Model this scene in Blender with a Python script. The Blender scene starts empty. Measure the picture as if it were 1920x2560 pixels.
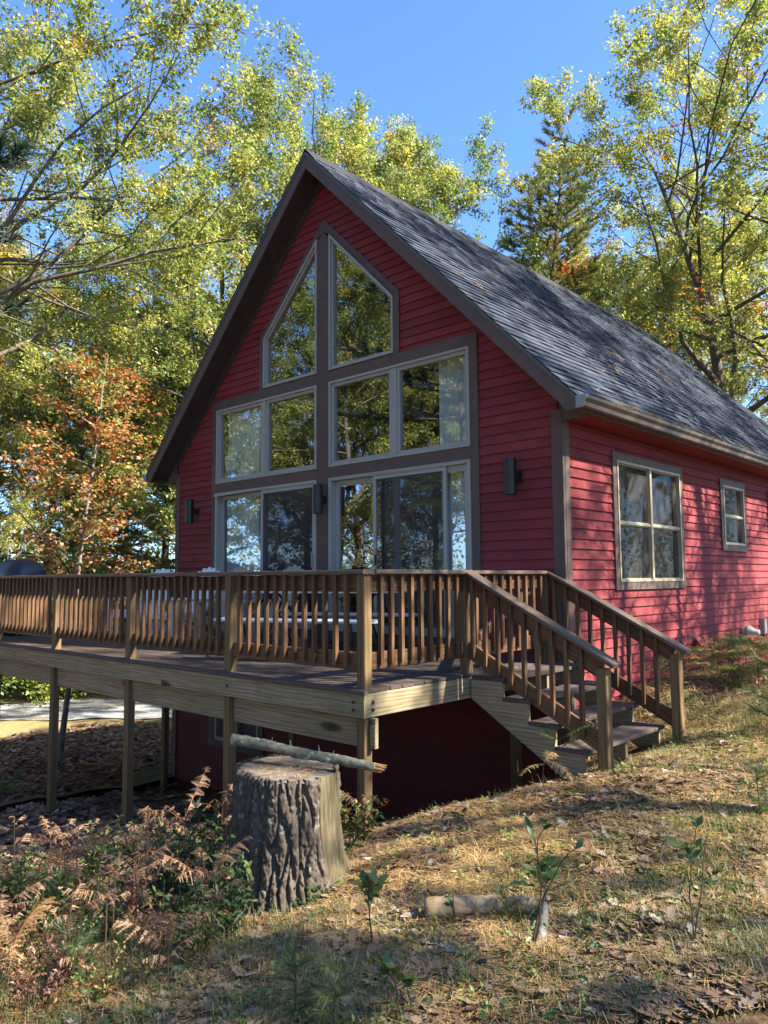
import bpy, math, random, numpy as np
from mathutils import Vector, Matrix, noise as mnoise
SC = bpy.context.scene
COL = SC.collection
RAD = math.radians
random.seed(7)
RNG = np.random.default_rng(11)

# ------------------------------------------------------------------ camera
cam_d = bpy.data.cameras.new('camera')
cam = bpy.data.objects.new('camera', cam_d); COL.objects.link(cam)
CAM = Vector((7.7062, -7.1422, 0.8568))
YAW, PITCH, ROLL = RAD(42.789), RAD(4.938), RAD(-0.374)
_F = Vector((-math.sin(YAW)*math.cos(PITCH), math.cos(YAW)*math.cos(PITCH), math.sin(PITCH)))
_R = Vector((math.cos(YAW), math.sin(YAW), 0)); _U = _R.cross(_F)
_R2 = _R*math.cos(ROLL)+_U*math.sin(ROLL); _U2 = _U*math.cos(ROLL)-_R*math.sin(ROLL)
m4 = Matrix((_R2, _U2, -_F)).transposed().to_4x4(); m4.translation = CAM
cam.matrix_world = m4
cam_d.sensor_fit = 'VERTICAL'; cam_d.sensor_height = 36.0; cam_d.lens = 36.0*1921.7/2560.0
cam_d.clip_start = 0.05; cam_d.clip_end = 2000
SC.camera = cam

# ------------------------------------------------------------------ sky, sun, exposure
SUN_AZ = RAD(24)      # from +X towards +Y
SUN_EL = RAD(40.7)
sd = Vector((math.cos(SUN_AZ)*math.cos(SUN_EL), math.sin(SUN_AZ)*math.cos(SUN_EL), math.sin(SUN_EL)))
world = bpy.data.worlds.new('World'); SC.world = world; world.use_nodes = True
wn = world.node_tree.nodes; wl = world.node_tree.links; wn.clear()
sky = wn.new('ShaderNodeTexSky'); sky.sky_type = 'NISHITA'; sky.sun_disc = False
sky.sun_elevation = SUN_EL; sky.sun_rotation = math.atan2(sd.x, sd.y)
sky.altitude = 0; sky.air_density = 0.7; sky.dust_density = 0.6; sky.ozone_density = 10.0
bg = wn.new('ShaderNodeBackground'); bg.inputs['Strength'].default_value = 0.125
wo = wn.new('ShaderNodeOutputWorld'); wl.new(sky.outputs[0], bg.inputs[0]); wl.new(bg.outputs[0], wo.inputs[0])
sun_d = bpy.data.lights.new('sun', 'SUN'); sun_d.energy = 4.6; sun_d.angle = RAD(0.53); sun_d.color = (1.0, 0.93, 0.80)
sun = bpy.data.objects.new('sun', sun_d); COL.objects.link(sun)
sun.rotation_euler = (-sd).to_track_quat('-Z', 'Y').to_euler(); sun.location = sd*60
SC.view_settings.view_transform = 'Standard'; SC.view_settings.look = 'None'
SC.view_settings.exposure = 2.12; SC.view_settings.gamma = 1.0; SC.view_settings.use_curve_mapping = False
SC.render.engine = 'CYCLES'
cy = SC.cycles
cy.use_denoising = True
cy.max_bounces = 7; cy.diffuse_bounces = 3; cy.glossy_bounces = 3; cy.transmission_bounces = 4; cy.transparent_max_bounces = 10
cy.caustics_reflective = False; cy.caustics_refractive = False
cy.sample_clamp_indirect = 6.0
SC.render.use_persistent_data = False

# ------------------------------------------------------------------ helpers
def tag(o, label=None, cat=None, group=None, kind=None):
    if label: o['label'] = label
    if cat: o['category'] = cat
    if group: o['group'] = group
    if kind: o['kind'] = kind
    return o

def link(o, parent=None):
    COL.objects.link(o)
    if parent is not None:
        o.parent = parent
        wi = parent.get('_wi')
        if wi is not None: o.matrix_parent_inverse = Matrix.Translation(-Vector(wi))
    return o

def empty(name, loc=(0, 0, 0), rz=0.0, world_children=False):
    o = bpy.data.objects.new(name, None); o.empty_display_size = .1
    o.location = loc; o.rotation_euler = (0, 0, rz)
    COL.objects.link(o)
    if world_children: o['_wi'] = tuple(loc)
    return o

class MB:
    def __init__(s): s.v = []; s.f = []
    def add(s, vs, fs):
        n = len(s.v); s.v += [tuple(p) for p in vs]; s.f += [tuple(i+n for i in f) for f in fs]
    def box(s, lo, hi, ch=0.0):
        (x0, y0, z0), (x1, y1, z1) = lo, hi
        if ch <= 0:
            s.add([(x0,y0,z0),(x1,y0,z0),(x1,y1,z0),(x0,y1,z0),(x0,y0,z1),(x1,y0,z1),(x1,y1,z1),(x0,y1,z1)],
                  [(0,3,2,1),(4,5,6,7),(0,1,5,4),(1,2,6,5),(2,3,7,6),(3,0,4,7)])
        else:
            # chamfer the four edges that run along the longest axis
            d = [x1-x0, y1-y0, z1-z0]; a = d.index(max(d)); b, c = [i for i in range(3) if i != a]
            L = (lo[a], hi[a]); B = (lo[b], hi[b]); Cc = (lo[c], hi[c])
            oc = [(B[0]+ch,Cc[0]),(B[1]-ch,Cc[0]),(B[1],Cc[0]+ch),(B[1],Cc[1]-ch),(B[1]-ch,Cc[1]),(B[0]+ch,Cc[1]),(B[0],Cc[1]-ch),(B[0],Cc[0]+ch)]
            vs = []
            for l in L:
                for (p, q) in oc:
                    w = [0, 0, 0]; w[a] = l; w[b] = p; w[c] = q; vs.append(w)
            fs = [tuple((i, (i+1) % 8, 8+(i+1) % 8, 8+i)) for i in range(8)]
            flip = (a == 1)
            e0, e1 = tuple(range(7, -1, -1)), tuple(range(8, 16))
            if flip: fs = [f[::-1] for f in fs]; e0 = e0[::-1]; e1 = e1[::-1]
            s.add(vs, fs+[e0, e1])
        return s
    def prism(s, poly, vec):
        n = len(poly); vec = Vector(vec)
        a = [Vector(p) for p in poly]
        nrm = Vector((0, 0, 0))
        for i in range(n): nrm += a[i].cross(a[(i+1) % n])
        if nrm.dot(vec) < 0: a = a[::-1]
        b = [p+vec for p in a]
        s.add(a+b, [tuple(range(n-1, -1, -1)), tuple(range(n, 2*n))]+[(i, (i+1) % n, n+(i+1) % n, n+i) for i in range(n)])
        return s
    def tube(s, pts, rad, seg=8, caps=True):
        pts = [Vector(p) for p in pts]; n = len(pts)
        if not hasattr(rad, '__len__'): rad = [rad]*n
        t = (pts[1]-pts[0]).normalized()
        u = t.orthogonal().normalized()
        vs = []
        for i, p in enumerate(pts):
            if i == 0: t2 = t
            elif i == n-1: t2 = (pts[i]-pts[i-1]).normalized()
            else: t2 = ((pts[i+1]-pts[i]).normalized()+(pts[i]-pts[i-1]).normalized()).normalized()
            u = (u-t2*u.dot(t2)).normalized(); w = t2.cross(u)
            for k in range(seg):
                an = 2*math.pi*k/seg; vs.append(p+(u*math.cos(an)+w*math.sin(an))*rad[i])
        fs = [(i*seg+k, i*seg+(k+1) % seg, (i+1)*seg+(k+1) % seg, (i+1)*seg+k) for i in range(n-1) for k in range(seg)]
        if caps: fs += [tuple(range(seg-1, -1, -1)), tuple(range((n-1)*seg, n*seg))]
        s.add(vs, fs); return s
    def mesh(s, name, mat=None, smooth=False):
        me = bpy.data.meshes.new(name); me.from_pydata(s.v, [], s.f); me.update()
        if mat: me.materials.append(mat)
        if smooth: me.polygons.foreach_set('use_smooth', [True]*len(me.polygons))
        return me
    def build(s, name, mat=None, parent=None, smooth=False, loc=None, rot=None):
        o = bpy.data.objects.new(name, s.mesh(name, mat, smooth))
        if loc: o.location = loc
        if rot: o.rotation_euler = rot
        return link(o, parent)

def np_mesh(name, V, Fc, mat, smooth=False, tint=None):
    """V (n,3), Fc (m,k) arrays"""
    me = bpy.data.meshes.new(name)
    V = np.ascontiguousarray(V, dtype=np.float32); Fc = np.ascontiguousarray(Fc, dtype=np.int32)
    m, k = Fc.shape
    me.vertices.add(len(V)); me.vertices.foreach_set('co', V.ravel())
    me.loops.add(m*k); me.loops.foreach_set('vertex_index', Fc.ravel())
    me.polygons.add(m); me.polygons.foreach_set('loop_start', np.arange(0, m*k, k, dtype=np.int32))
    if smooth: me.polygons.foreach_set('use_smooth', np.ones(m, dtype=bool))
    if mat: me.materials.append(mat)
    if tint is not None:
        a = me.attributes.new('tint', 'FLOAT', 'FACE'); a.data.foreach_set('value', np.ascontiguousarray(tint, dtype=np.float32))
    me.update(calc_edges=True); me.validate()
    return me

def copy_tree(o, parent=None):
    c = o.copy(); COL.objects.link(c); c.parent = parent
    for ch in o.children: copy_tree(ch, c)
    return c

_bm = {}
def board(name, L, W, T, mat, parent, loc, xdir=(1, 0, 0), zdir=(0, 0, 1), ch=.004):
    """timber centred at loc: length along xdir, thickness T along zdir, width W across"""
    key = (round(L, 3), round(W, 3), round(T, 3), mat.name, ch)
    if key not in _bm:
        _bm[key] = MB().box((-L/2, -W/2, -T/2), (L/2, W/2, T/2), ch).mesh(name, mat)
    o = bpy.data.objects.new(name, _bm[key])
    x = Vector(xdir).normalized(); z = Vector(zdir); z = (z-x*z.dot(x)).normalized(); y = z.cross(x)
    m = Matrix((x, y, z)).transposed().to_4x4(); m.translation = Vector(loc)
    o.matrix_basis = m
    return link(o, parent)

# ------------------------------------------------------------------ materials
def nt(name):
    m = bpy.data.materials.new(name); m.use_nodes = True
    n = m.node_tree.nodes; n.clear()
    return m, n, m.node_tree.links
def N(n, typ, **kw):
    o = n.new(typ)
    for k, v in kw.items():
        if k in o.inputs: o.inputs[k].default_value = v
        else: setattr(o, k, v)
    return o
def ramp(n, stops, interp='LINEAR'):
    r = n.new('ShaderNodeValToRGB'); r.color_ramp.interpolation = interp
    e = r.color_ramp.elements
    while len(e) < len(stops): e.new(.5)
    for i, (p, c) in enumerate(stops):
        e[i].position = p; e[i].color = (c[0], c[1], c[2], 1)
    return r
def mixc(n, l, fac, a, b, typ='MIX'):
    x = n.new('ShaderNodeMix'); x.data_type = 'RGBA'; x.blend_type = typ
    for s, v in ((0, fac), (6, a), (7, b)):
        if hasattr(v, 'links') or hasattr(v, 'is_output'): l.new(v, x.inputs[s])
        else: x.inputs[s].default_value = v if s == 0 else (v[0], v[1], v[2], 1)
    return x.outputs[2]
def math_(n, l, op, a, b=None, clamp=False):
    x = n.new('ShaderNodeMath'); x.operation = op; x.use_clamp = clamp
    for i, v in enumerate((a, b)):
        if v is None: continue
        if hasattr(v, 'is_output'): l.new(v, x.inputs[i])
        else: x.inputs[i].default_value = v
    return x.outputs[0]
def out(n, l, sh, disp=None):
    o = n.new('ShaderNodeOutputMaterial'); l.new(sh, o.inputs[0])
def objco(n, l, scale, rnd=30.0):
    tc = n.new('ShaderNodeTexCoord'); oi = n.new('ShaderNodeObjectInfo')
    mp = n.new('ShaderNodeMapping'); mp.inputs['Scale'].default_value = scale
    l.new(tc.outputs['Object'], mp.inputs['Vector'])
    if rnd:
        r = math_(n, l, 'MULTIPLY', oi.outputs['Random'], rnd)
        cb = n.new('ShaderNodeCombineXYZ'); l.new(r, cb.inputs[0]); l.new(r, cb.inputs[1]); l.new(r, cb.inputs[2])
        l.new(cb.outputs[0], mp.inputs['Location'])
    return mp.outputs['Vector'], oi.outputs['Random'], tc

def wood(name, dark, mid, light, rough=.75, knots=False, streak=1.0, green=None, stain=.0, vary=.35):
    m, n, l = nt(name)
    v, rnd, tc = objco(n, l, (1, 1, 1), 13.0)
    st = N(n, 'ShaderNodeMapping'); st.inputs['Scale'].default_value = (.6, 30, 30); l.new(v, st.inputs[0])
    a = N(n, 'ShaderNodeTexNoise', Scale=2.2, Detail=6.0, Roughness=.7); l.new(st.outputs[0], a.inputs[0])
    st2 = N(n, 'ShaderNodeMapping'); st2.inputs['Scale'].default_value = (.35, 4.2, 4.2); l.new(v, st2.inputs[0])
    w = N(n, 'ShaderNodeTexWave', wave_type='RINGS', rings_direction='X', Scale=3.2, Distortion=9.0, Detail=3.0)
    w.inputs['Detail Scale'].default_value = 1.4
    l.new(st2.outputs[0], w.inputs[0])
    f = math_(n, l, 'ADD', math_(n, l, 'MULTIPLY', a.outputs[0], .75), math_(n, l, 'MULTIPLY', w.outputs[1], .15*streak))
    r = ramp(n, [(.20, dark), (.42, mid), (.66, light)]); l.new(f, r.inputs[0])
    col = r.outputs[0]
    big = N(n, 'ShaderNodeTexNoise', Scale=1.7, Detail=3.0); l.new(v, big.inputs[0])
    if green:
        gf = ramp(n, [(.45, (0, 0, 0)), (.72, (1, 1, 1))]); l.new(big.outputs[0], gf.inputs[0])
        col = mixc(n, l, math_(n, l, 'MULTIPLY', gf.outputs[0], .55), col, green)
    if knots:
        km = N(n, 'ShaderNodeMapping'); km.inputs['Scale'].default_value = (2.1, 7, 7); l.new(v, km.inputs[0])
        vo = N(n, 'ShaderNodeTexVoronoi', Scale=.62); l.new(km.outputs[0], vo.inputs[0])
        kr = ramp(n, [(.0, (1, 1, 1)), (.13, (.8, .8, .8)), (.2, (0, 0, 0))]); l.new(vo.outputs['Distance'], kr.inputs[0])
        col = mixc(n, l, kr.outputs[0], col, tuple(c*.35 for c in dark))
    vr = math_(n, l, 'ADD', math_(n, l, 'MULTIPLY', rnd, vary), 1-vary*.5)
    hs = n.new('ShaderNodeHueSaturation'); l.new(vr, hs.inputs['Value']); l.new(col, hs.inputs['Color'])
    b = N(n, 'ShaderNodeBsdfPrincipled', Roughness=rough); l.new(hs.outputs[0], b.inputs['Base Color'])
    b.inputs['Specular IOR Level'].default_value = .3
    bp = N(n, 'ShaderNodeBump', Strength=.35, Distance=.004); l.new(f, bp.inputs['Height']); l.new(bp.outputs[0], b.inputs['Normal'])
    out(n, l, b.outputs[0]); return m

def paint(name, c, rough=.55, vary=.12, nscale=6.0, grain=False, spec=.35, amp=.25, metal=0.0, dirt=None):
    m, n, l = nt(name)
    v, rnd, tc = objco(n, l, (1, 1, 1), 17.0)
    a = N(n, 'ShaderNodeTexNoise', Scale=nscale, Detail=4.0, Roughness=.6); l.new(v, a.inputs[0])
    r = ramp(n, [(.25, tuple(x*(1-amp) for x in c)), (.75, tuple(min(1, x*(1+amp)) for x in c))]); l.new(a.outputs[0], r.inputs[0])
    col = r.outputs[0]
    if dirt:
        d = N(n, 'ShaderNodeTexNoise', Scale=2.3, Detail=6.0, Roughness=.7); l.new(v, d.inputs[0])
        dr = ramp(n, [(.52, (0, 0, 0)), (.75, (1, 1, 1))]); l.new(d.outputs[0], dr.inputs[0])
        col = mixc(n, l, math_(n, l, 'MULTIPLY', dr.outputs[0], .5), col, dirt)
    vr = math_(n, l, 'ADD', math_(n, l, 'MULTIPLY', rnd, vary), 1-vary*.5)
    hs = n.new('ShaderNodeHueSaturation'); l.new(vr, hs.inputs['Value']); l.new(col, hs.inputs['Color'])
    b = N(n, 'ShaderNodeBsdfPrincipled', Roughness=rough, Metallic=metal); l.new(hs.outputs[0], b.inputs['Base Color'])
    b.inputs['Specular IOR Level'].default_value = spec
    if grain:
        st = N(n, 'ShaderNodeMapping'); st.inputs['Scale'].default_value = (1.2, 30, 30); l.new(v, st.inputs[0])
        g = N(n, 'ShaderNodeTexNoise', Scale=3.0, Detail=3.0, Distortion=.6); l.new(st.outputs[0], g.inputs[0])
        bp = N(n, 'ShaderNodeBump', Strength=.35, Distance=.003); l.new(g.outputs[0], bp.inputs['Height']); l.new(bp.outputs[0], b.inputs['Normal'])
    out(n, l, b.outputs[0]); return m

def leafmat(name, stops, trans=.4, gloss=.06, objvar=.25, rough=.5):
    m, n, l = nt(name)
    at = n.new('ShaderNodeAttribute'); at.attribute_name = 'tint'
    oi = n.new('ShaderNodeObjectInfo')
    f = math_(n, l, 'ADD', at.outputs['Fac'], math_(n, l, 'MULTIPLY', math_(n, l, 'SUBTRACT', oi.outputs['Random'], .5), objvar), True)
    r = ramp(n, stops); l.new(f, r.inputs[0])
    d = N(n, 'ShaderNodeBsdfDiffuse'); l.new(r.outputs[0], d.inputs[0])
    t = N(n, 'ShaderNodeBsdfTranslucent')
    hs = n.new('ShaderNodeHueSaturation'); hs.inputs['Saturation'].default_value = 1.15; hs.inputs['Value'].default_value = 1.25
    l.new(r.outputs[0], hs.inputs['Color']); l.new(hs.outputs[0], t.inputs[0])
    mx = N(n, 'ShaderNodeMixShader', Fac=trans); l.new(d.outputs[0], mx.inputs[1]); l.new(t.outputs[0], mx.inputs[2])
    g = N(n, 'ShaderNodeBsdfGlossy', Roughness=rough)
    m2 = N(n, 'ShaderNodeMixShader', Fac=gloss); l.new(mx.outputs[0], m2.inputs[1]); l.new(g.outputs[0], m2.inputs[2])
    out(n, l, m2.outputs[0]); return m

def glassmat(name, refl=1.0, tint=(.93, .96, .95), wob=.0):
    m, n, l = nt(name)
    lw = N(n, 'ShaderNodeLayerWeight', Blend=.5)
    f = math_(n, l, 'ADD', math_(n, l, 'MULTIPLY', math_(n, l, 'POWER', lw.outputs['Facing'], 4.0), .8), .165)
    f = math_(n, l, 'MULTIPLY', f, refl, True)
    tr = N(n, 'ShaderNodeBsdfTransparent', Color=(*tint, 1))
    g = N(n, 'ShaderNodeBsdfGlossy', Roughness=.0); g.inputs['Color'].default_value = (.95, .97, 1, 1)
    if wob:
        tc = n.new('ShaderNodeTexCoord')
        ns = N(n, 'ShaderNodeTexNoise', Scale=2.3, Detail=1.0); l.new(tc.outputs['Object'], ns.inputs[0])
        bp = N(n, 'ShaderNodeBump', Strength=wob, Distance=.01); l.new(ns.outputs[0], bp.inputs['Height']); l.new(bp.outputs[0], g.inputs['Normal'])
    mx = N(n, 'ShaderNodeMixShader'); l.new(f, mx.inputs[0]); l.new(tr.outputs[0], mx.inputs[1]); l.new(g.outputs[0], mx.inputs[2])
    out(n, l, mx.outputs[0]); return m

M = {}
M['red'] = paint('red_siding_paint', (.228, .042, .046), rough=.68, vary=.22, nscale=2.2, grain=True, amp=.2, spec=.15, dirt=(.13, .045, .045))
M['red_low'] = paint('red_siding_painted_shade', (.13, .026, .026), rough=.65, vary=.16, nscale=3.0, grain=True, amp=.14, spec=.15)  # same siding red for the basement, under-deck shade darkened into the colour
M['wall_red'] = paint('red_sheathing_paint', (.17, .028, .036), rough=.6)
M['brown'] = paint('brown_trim_paint', (.112, .076, .063), rough=.6, vary=.1, grain=True, amp=.15)
M['soffit'] = paint('dark_soffit_paint', (.06, .042, .038), rough=.6)
M['frame'] = paint('grey_window_vinyl', (.36, .35, .315), rough=.35, vary=.05, amp=.06)
M['tanframe'] = paint('tan_window_vinyl', (.36, .30, .20), rough=.4, vary=.05, amp=.1)
M['gutter'] = paint('brown_gutter_enamel', (.075, .052, .036), rough=.4, vary=.05, amp=.12, spec=.4)
M['endcap'] = paint('grey_gutter_cap', (.30, .31, .31), rough=.4, amp=.1)
M['drip'] = paint('grey_green_drip_edge', (.105, .11, .09), rough=.5, amp=.2)
M['black'] = paint('black_metal', (.012, .012, .012), rough=.4, amp=.1, spec=.5)
M['ridge'] = paint('black_ridge_vent', (.02, .02, .022), rough=.8)
M['rail'] = wood('stained_rail_wood', (.038, .017, .008), (.108, .054, .025), (.195, .108, .052), rough=.6, vary=.5)
M['post'] = wood('weathered_post_wood', (.060, .034, .016), (.155, .092, .042), (.245, .160, .082), rough=.75, vary=.3, green=(.12, .095, .042))
M['treated'] = wood('treated_lumber', (.10, .068, .036), (.265, .195, .115), (.39, .31, .20), rough=.8, knots=True, vary=.25, green=(.15, .14, .06), streak=1.3)
M['deckboard'] = wood('weathered_deck_board', (.030, .020, .016), (.078, .056, .047), (.130, .100, .086), rough=.7, vary=.35)
M['cap'] = wood('grey_brown_cap_rail', (.045, .028, .020), (.115, .078, .056), (.19, .145, .115), rough=.55, vary=.2)
M['glass'] = glassmat('window_glass', 1.0, wob=.012)
M['glass2'] = glassmat('side_window_glass', .35)
M['white'] = paint('white_plastic', (.74, .74, .73), rough=.45, vary=.03, amp=.05)
M['taupe'] = paint('taupe_plastic', (.36, .31, .25), rough=.5, vary=.05, amp=.08)
M['tablewhite'] = paint('white_table_plastic', (.68, .68, .67), rough=.4, vary=.03, amp=.06)
M['int_wall'] = paint('interior_wall', (.42, .36, .28), rough=.9)
M['int_floor'] = wood('interior_floor_wood', (.10, .05, .02), (.20, .11, .05), (.28, .17, .08))
M['concrete'] = paint('concrete', (.34, .34, .33), rough=.9, nscale=9, amp=.2, dirt=(.2, .19, .15))
M['cover'] = paint('navy_grill_cover', (.010, .017, .035), rough=.38, vary=.0, amp=.25, spec=.5)
M['vent_grey'] = paint('weathered_vent_plastic', (.50, .46, .40), rough=.6, amp=.15, dirt=(.3, .24, .17))
M['orange'] = paint('orange_ceramic', (.6, .16, .03), rough=.4)
M['paper'] = paint('paper', (.78, .82, .82), rough=.9, amp=.05)

def shingle_mat():
    m, n, l = nt('asphalt_shingle')
    v, rnd, tc = objco(n, l, (1, 1, 1), 9.0)
    at = n.new('ShaderNodeAttribute'); at.attribute_name = 'tint'
    f0 = math_(n, l, 'FRACT', math_(n, l, 'ADD', math_(n, l, 'MULTIPLY', rnd, .95), at.outputs['Fac']))
    r = ramp(n, [(0, (.030, .037, .054)), (.5, (.039, .048, .069)), (1, (.052, .063, .090))]); l.new(f0, r.inputs[0])
    g = N(n, 'ShaderNodeTexNoise', Scale=220.0, Detail=2.0); l.new(v, g.inputs[0])
    gr = ramp(n, [(.3, (.62, .62, .62)), (.7, (1.4, 1.4, 1.4))]); l.new(g.outputs[0], gr.inputs[0])
    c = mixc(n, l, 1.0, r.outputs[0], gr.outputs[0], 'MULTIPLY')
    b = N(n, 'ShaderNodeBsdfPrincipled', Roughness=.85); l.new(c, b.inputs['Base Color']); b.inputs['Specular IOR Level'].default_value = .25
    out(n, l, b.outputs[0]); return m
M['shingle'] = shingle_mat()

def curtain_mat():
    m, n, l = nt('sheer_curtain')
    d = N(n, 'ShaderNodeBsdfDiffuse', Color=(.86, .92, .90, 1)); t = N(n, 'ShaderNodeBsdfTranslucent', Color=(.8, .86, .84, 1))
    mx = N(n, 'ShaderNodeMixShader', Fac=.2); l.new(d.outputs[0], mx.inputs[1]); l.new(t.outputs[0], mx.inputs[2])
    out(n, l, mx.outputs[0]); return m
M['curtain'] = curtain_mat()
def screen_mat():
    m, n, l = nt('insect_screen')
    d = N(n, 'ShaderNodeBsdfDiffuse', Color=(.07, .07, .072, 1)); t = N(n, 'ShaderNodeBsdfTransparent', Color=(1, 1, 1, 1))
    mx = N(n, 'ShaderNodeMixShader', Fac=.66); l.new(d.outputs[0], mx.inputs[1]); l.new(t.outputs[0], mx.inputs[2])
    out(n, l, mx.outputs[0]); return m
M['screen'] = screen_mat()
def emis(name, c, s):
    m, n, l = nt(name); e = N(n, 'ShaderNodeEmission', Color=(*c, 1), Strength=s); out(n, l, e.outputs[0]); return m
M['bulb'] = emis('warm_bulb', (1, .5, .18), 9.0)

# ------------------------------------------------------------------ ground
CTRL = np.array([
 (3.7,1,-.53),(3.7,6.5,-.55),(3.7,11,-.6),(8,4,-.42),(8,10,-.35),(14,0,-.25),(14,-8,-.35),(14,14,-.1),(5.7,-.9,-.62),(4.8,-1.5,-.66),(4.85,-.1,-.66),
 (4.4,-1.5,-.79),(4.25,-2.25,-.84),(3.9,-2.6,-.95),(3.44,-2.8,-1.14),(3.0,-1.2,-1.55),(3.2,-.1,-1.5),(2,0,-1.95),(1,-1.5,-1.85),(-.19,-2.8,-1.81),(-2.07,-2.8,-2.0),
 (-3.7,0,-2.54),(-3.8,-2.6,-2.26),(4.2,-4.1,-1.02),(3.2,-4.2,-1.2),(2.0,-4.0,-1.42),(7.7,-7.1,-.76),(6.7,-4,-.72),(5.6,-4.9,-.84),(4.5,-5.9,-.98),(6.0,-2.5,-.68),(5,-3.2,-.8),
 (-6.8,-.5,-2.55),(-8,-3,-2.55),(-9,3,-2.68),(-14,3,-2.75),(-20,0,-2.8),(-20,15,-2.8),(-5,5,-2.66),(-4,11,-2.4),(0,-6,-1.75),(-4,-6,-2.25),(2,-8,-1.4),(-4,-12,-2.1),
 (-40,30,-2.2),(-12,24,-2.0),(0,18,-1.1),(4,30,-.6),(25,30,.4),(30,-20,0),(5,-20,-1.0),(-30,-30,-2.0),(-60,0,-2.2),(60,60,1),(-60,60,-1),(60,-60,0),(-60,-60,-1.5)], float)
def _tps_fit(P):
    X = P[:, :2]; n = len(X)
    d = np.linalg.norm(X[:, None]-X[None], axis=2); K = np.where(d > 0, d*d*np.log(d+1e-12), 0)
    A = np.zeros((n+3, n+3)); A[:n, :n] = K+np.eye(n)*.25; A[:n, n] = 1; A[:n, n+1:] = X; A[n, :n] = 1; A[n+1:, :n] = X.T
    return np.linalg.solve(A, np.concatenate([P[:, 2], np.zeros(3)]))
_TW = _tps_fit(CTRL)
def th(x, y):
    x = np.asarray(x, float); y = np.asarray(y, float); sh = x.shape
    x = np.clip(x.ravel(), -75, 75); y = np.clip(y.ravel(), -75, 75)
    d = np.hypot(x[:, None]-CTRL[None, :, 0], y[:, None]-CTRL[None, :, 1])
    z = (np.where(d > 0, d*d*np.log(d+1e-12), 0)@_TW[:len(CTRL)])+_TW[-3]+_TW[-2]*x+_TW[-1]*y
    b = .016*np.sin(3.1*x+1.7*y+.5)+.014*np.sin(-2.3*x+4.1*y+1.1)+.009*np.sin(7.3*x-3.9*y)+.008*np.sin(5.1*x+8.7*y+2)+.005*np.sin(15*x+4*y)+.005*np.sin(-6*x+17*y)
    return (z+b).reshape(sh)
def thz(x, y): return float(th(np.array([x]), np.array([y]))[0])

xs = np.concatenate([np.linspace(-160, -24, 24)[:-1], np.linspace(-24, -8, 54)[:-1], np.linspace(-8, 10, 190)[:-1], np.linspace(10, 24, 26)[:-1], np.linspace(24, 160, 20)])
ys = np.concatenate([np.linspace(-160, -24, 20)[:-1], np.linspace(-24, -9, 24)[:-1], np.linspace(-9, 8, 180)[:-1], np.linspace(8, 24, 40)[:-1], np.linspace(24, 160, 20)])
GX, GY = np.meshgrid(xs, ys); GZ = th(GX, GY)
nx, ny = len(xs), len(ys)
ii = np.arange(nx*ny).reshape(ny, nx)
quads = np.stack([ii[:-1, :-1], ii[:-1, 1:], ii[1:, 1:], ii[1:, :-1]], -1).reshape(-1, 4)
def ground_mat():
    m, n, l = nt('forest_floor')
    tc = n.new('ShaderNodeTexCoord'); v = tc.outputs['Object']
    a = N(n, 'ShaderNodeTexNoise', Scale=26.0, Detail=8.0, Roughness=.75); l.new(v, a.inputs[0])
    r = ramp(n, [(.30, (.05, .036, .022)), (.47, (.15, .10, .055)), (.62, (.30, .20, .10)), (.8, (.42, .31, .17))]); l.new(a.outputs[0], r.inputs[0])
    g = N(n, 'ShaderNodeTexNoise', Scale=1.1, Detail=4.0); l.new(v, g.inputs[0])
    gr = ramp(n, [(.5, (0, 0, 0)), (.66, (1, 1, 1))]); l.new(g.outputs[0], gr.inputs[0])
    fine = N(n, 'ShaderNodeTexNoise', Scale=45.0, Detail=4.0); l.new(v, fine.inputs[0])
    gc = ramp(n, [(.3, (.05, .058, .02)), (.7, (.17, .175, .06))]); l.new(fine.outputs[0], gc.inputs[0])
    c = mixc(n, l, math_(n, l, 'MULTIPLY', gr.outputs[0], .6), r.outputs[0], gc.outputs[0])
    sx = n.new('ShaderNodeSeparateXYZ'); l.new(v, sx.inputs[0])
    # leaf-litter bed west of the deck and under it: purple brown litter
    lit = ramp(n, [(.3, (.06, .04, .033)), (.5, (.16, .105, .09)), (.7, (.28, .20, .17))]); l.new(a.outputs[0], lit.inputs[0])
    zf = N(n, 'ShaderNodeMapRange'); zf.inputs[1].default_value = 3.4; zf.inputs[2].default_value = 2.2; l.new(sx.outputs[0], zf.inputs[0])
    c = mixc(n, l, zf.outputs[0], c, lit.outputs[0])
    # dry yellow grass verge further west
    gx = N(n, 'ShaderNodeMapRange'); gx.inputs[1].default_value = -8.4; gx.inputs[2].default_value = -9.4
    wob = math_(n, l, 'ADD', sx.outputs[0], math_(n, l, 'MULTIPLY', g.outputs[0], 2.0)); wob = math_(n, l, 'SUBTRACT', wob, math_(n, l, 'MULTIPLY', sx.outputs[1], .35))
    l.new(wob, gx.inputs[0])
    yg = ramp(n, [(.3, (.17, .13, .055)), (.55, (.34, .26, .12)), (.75, (.44, .36, .19))]); l.new(fine.outputs[0], yg.inputs[0])
    c = mixc(n, l, gx.outputs[0], c, yg.outputs[0])
    b = N(n, 'ShaderNodeBsdfPrincipled', Roughness=.95); l.new(c, b.inputs['Base Color']); b.inputs['Specular IOR Level'].default_value = .1
    bp = N(n, 'ShaderNodeBump', Strength=.9, Distance=.03); l.new(a.outputs[0], bp.inputs['Height']); l.new(bp.outputs[0], b.inputs['Normal'])
    out(n, l, b.outputs[0]); return m
M['ground'] = ground_mat()
gme = np_mesh('ground', np.stack([GX.ravel(), GY.ravel(), GZ.ravel()], 1), quads, M['ground'], smooth=True)
ground = link(bpy.data.objects.new('ground', gme)); tag(ground, kind='structure')

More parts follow.
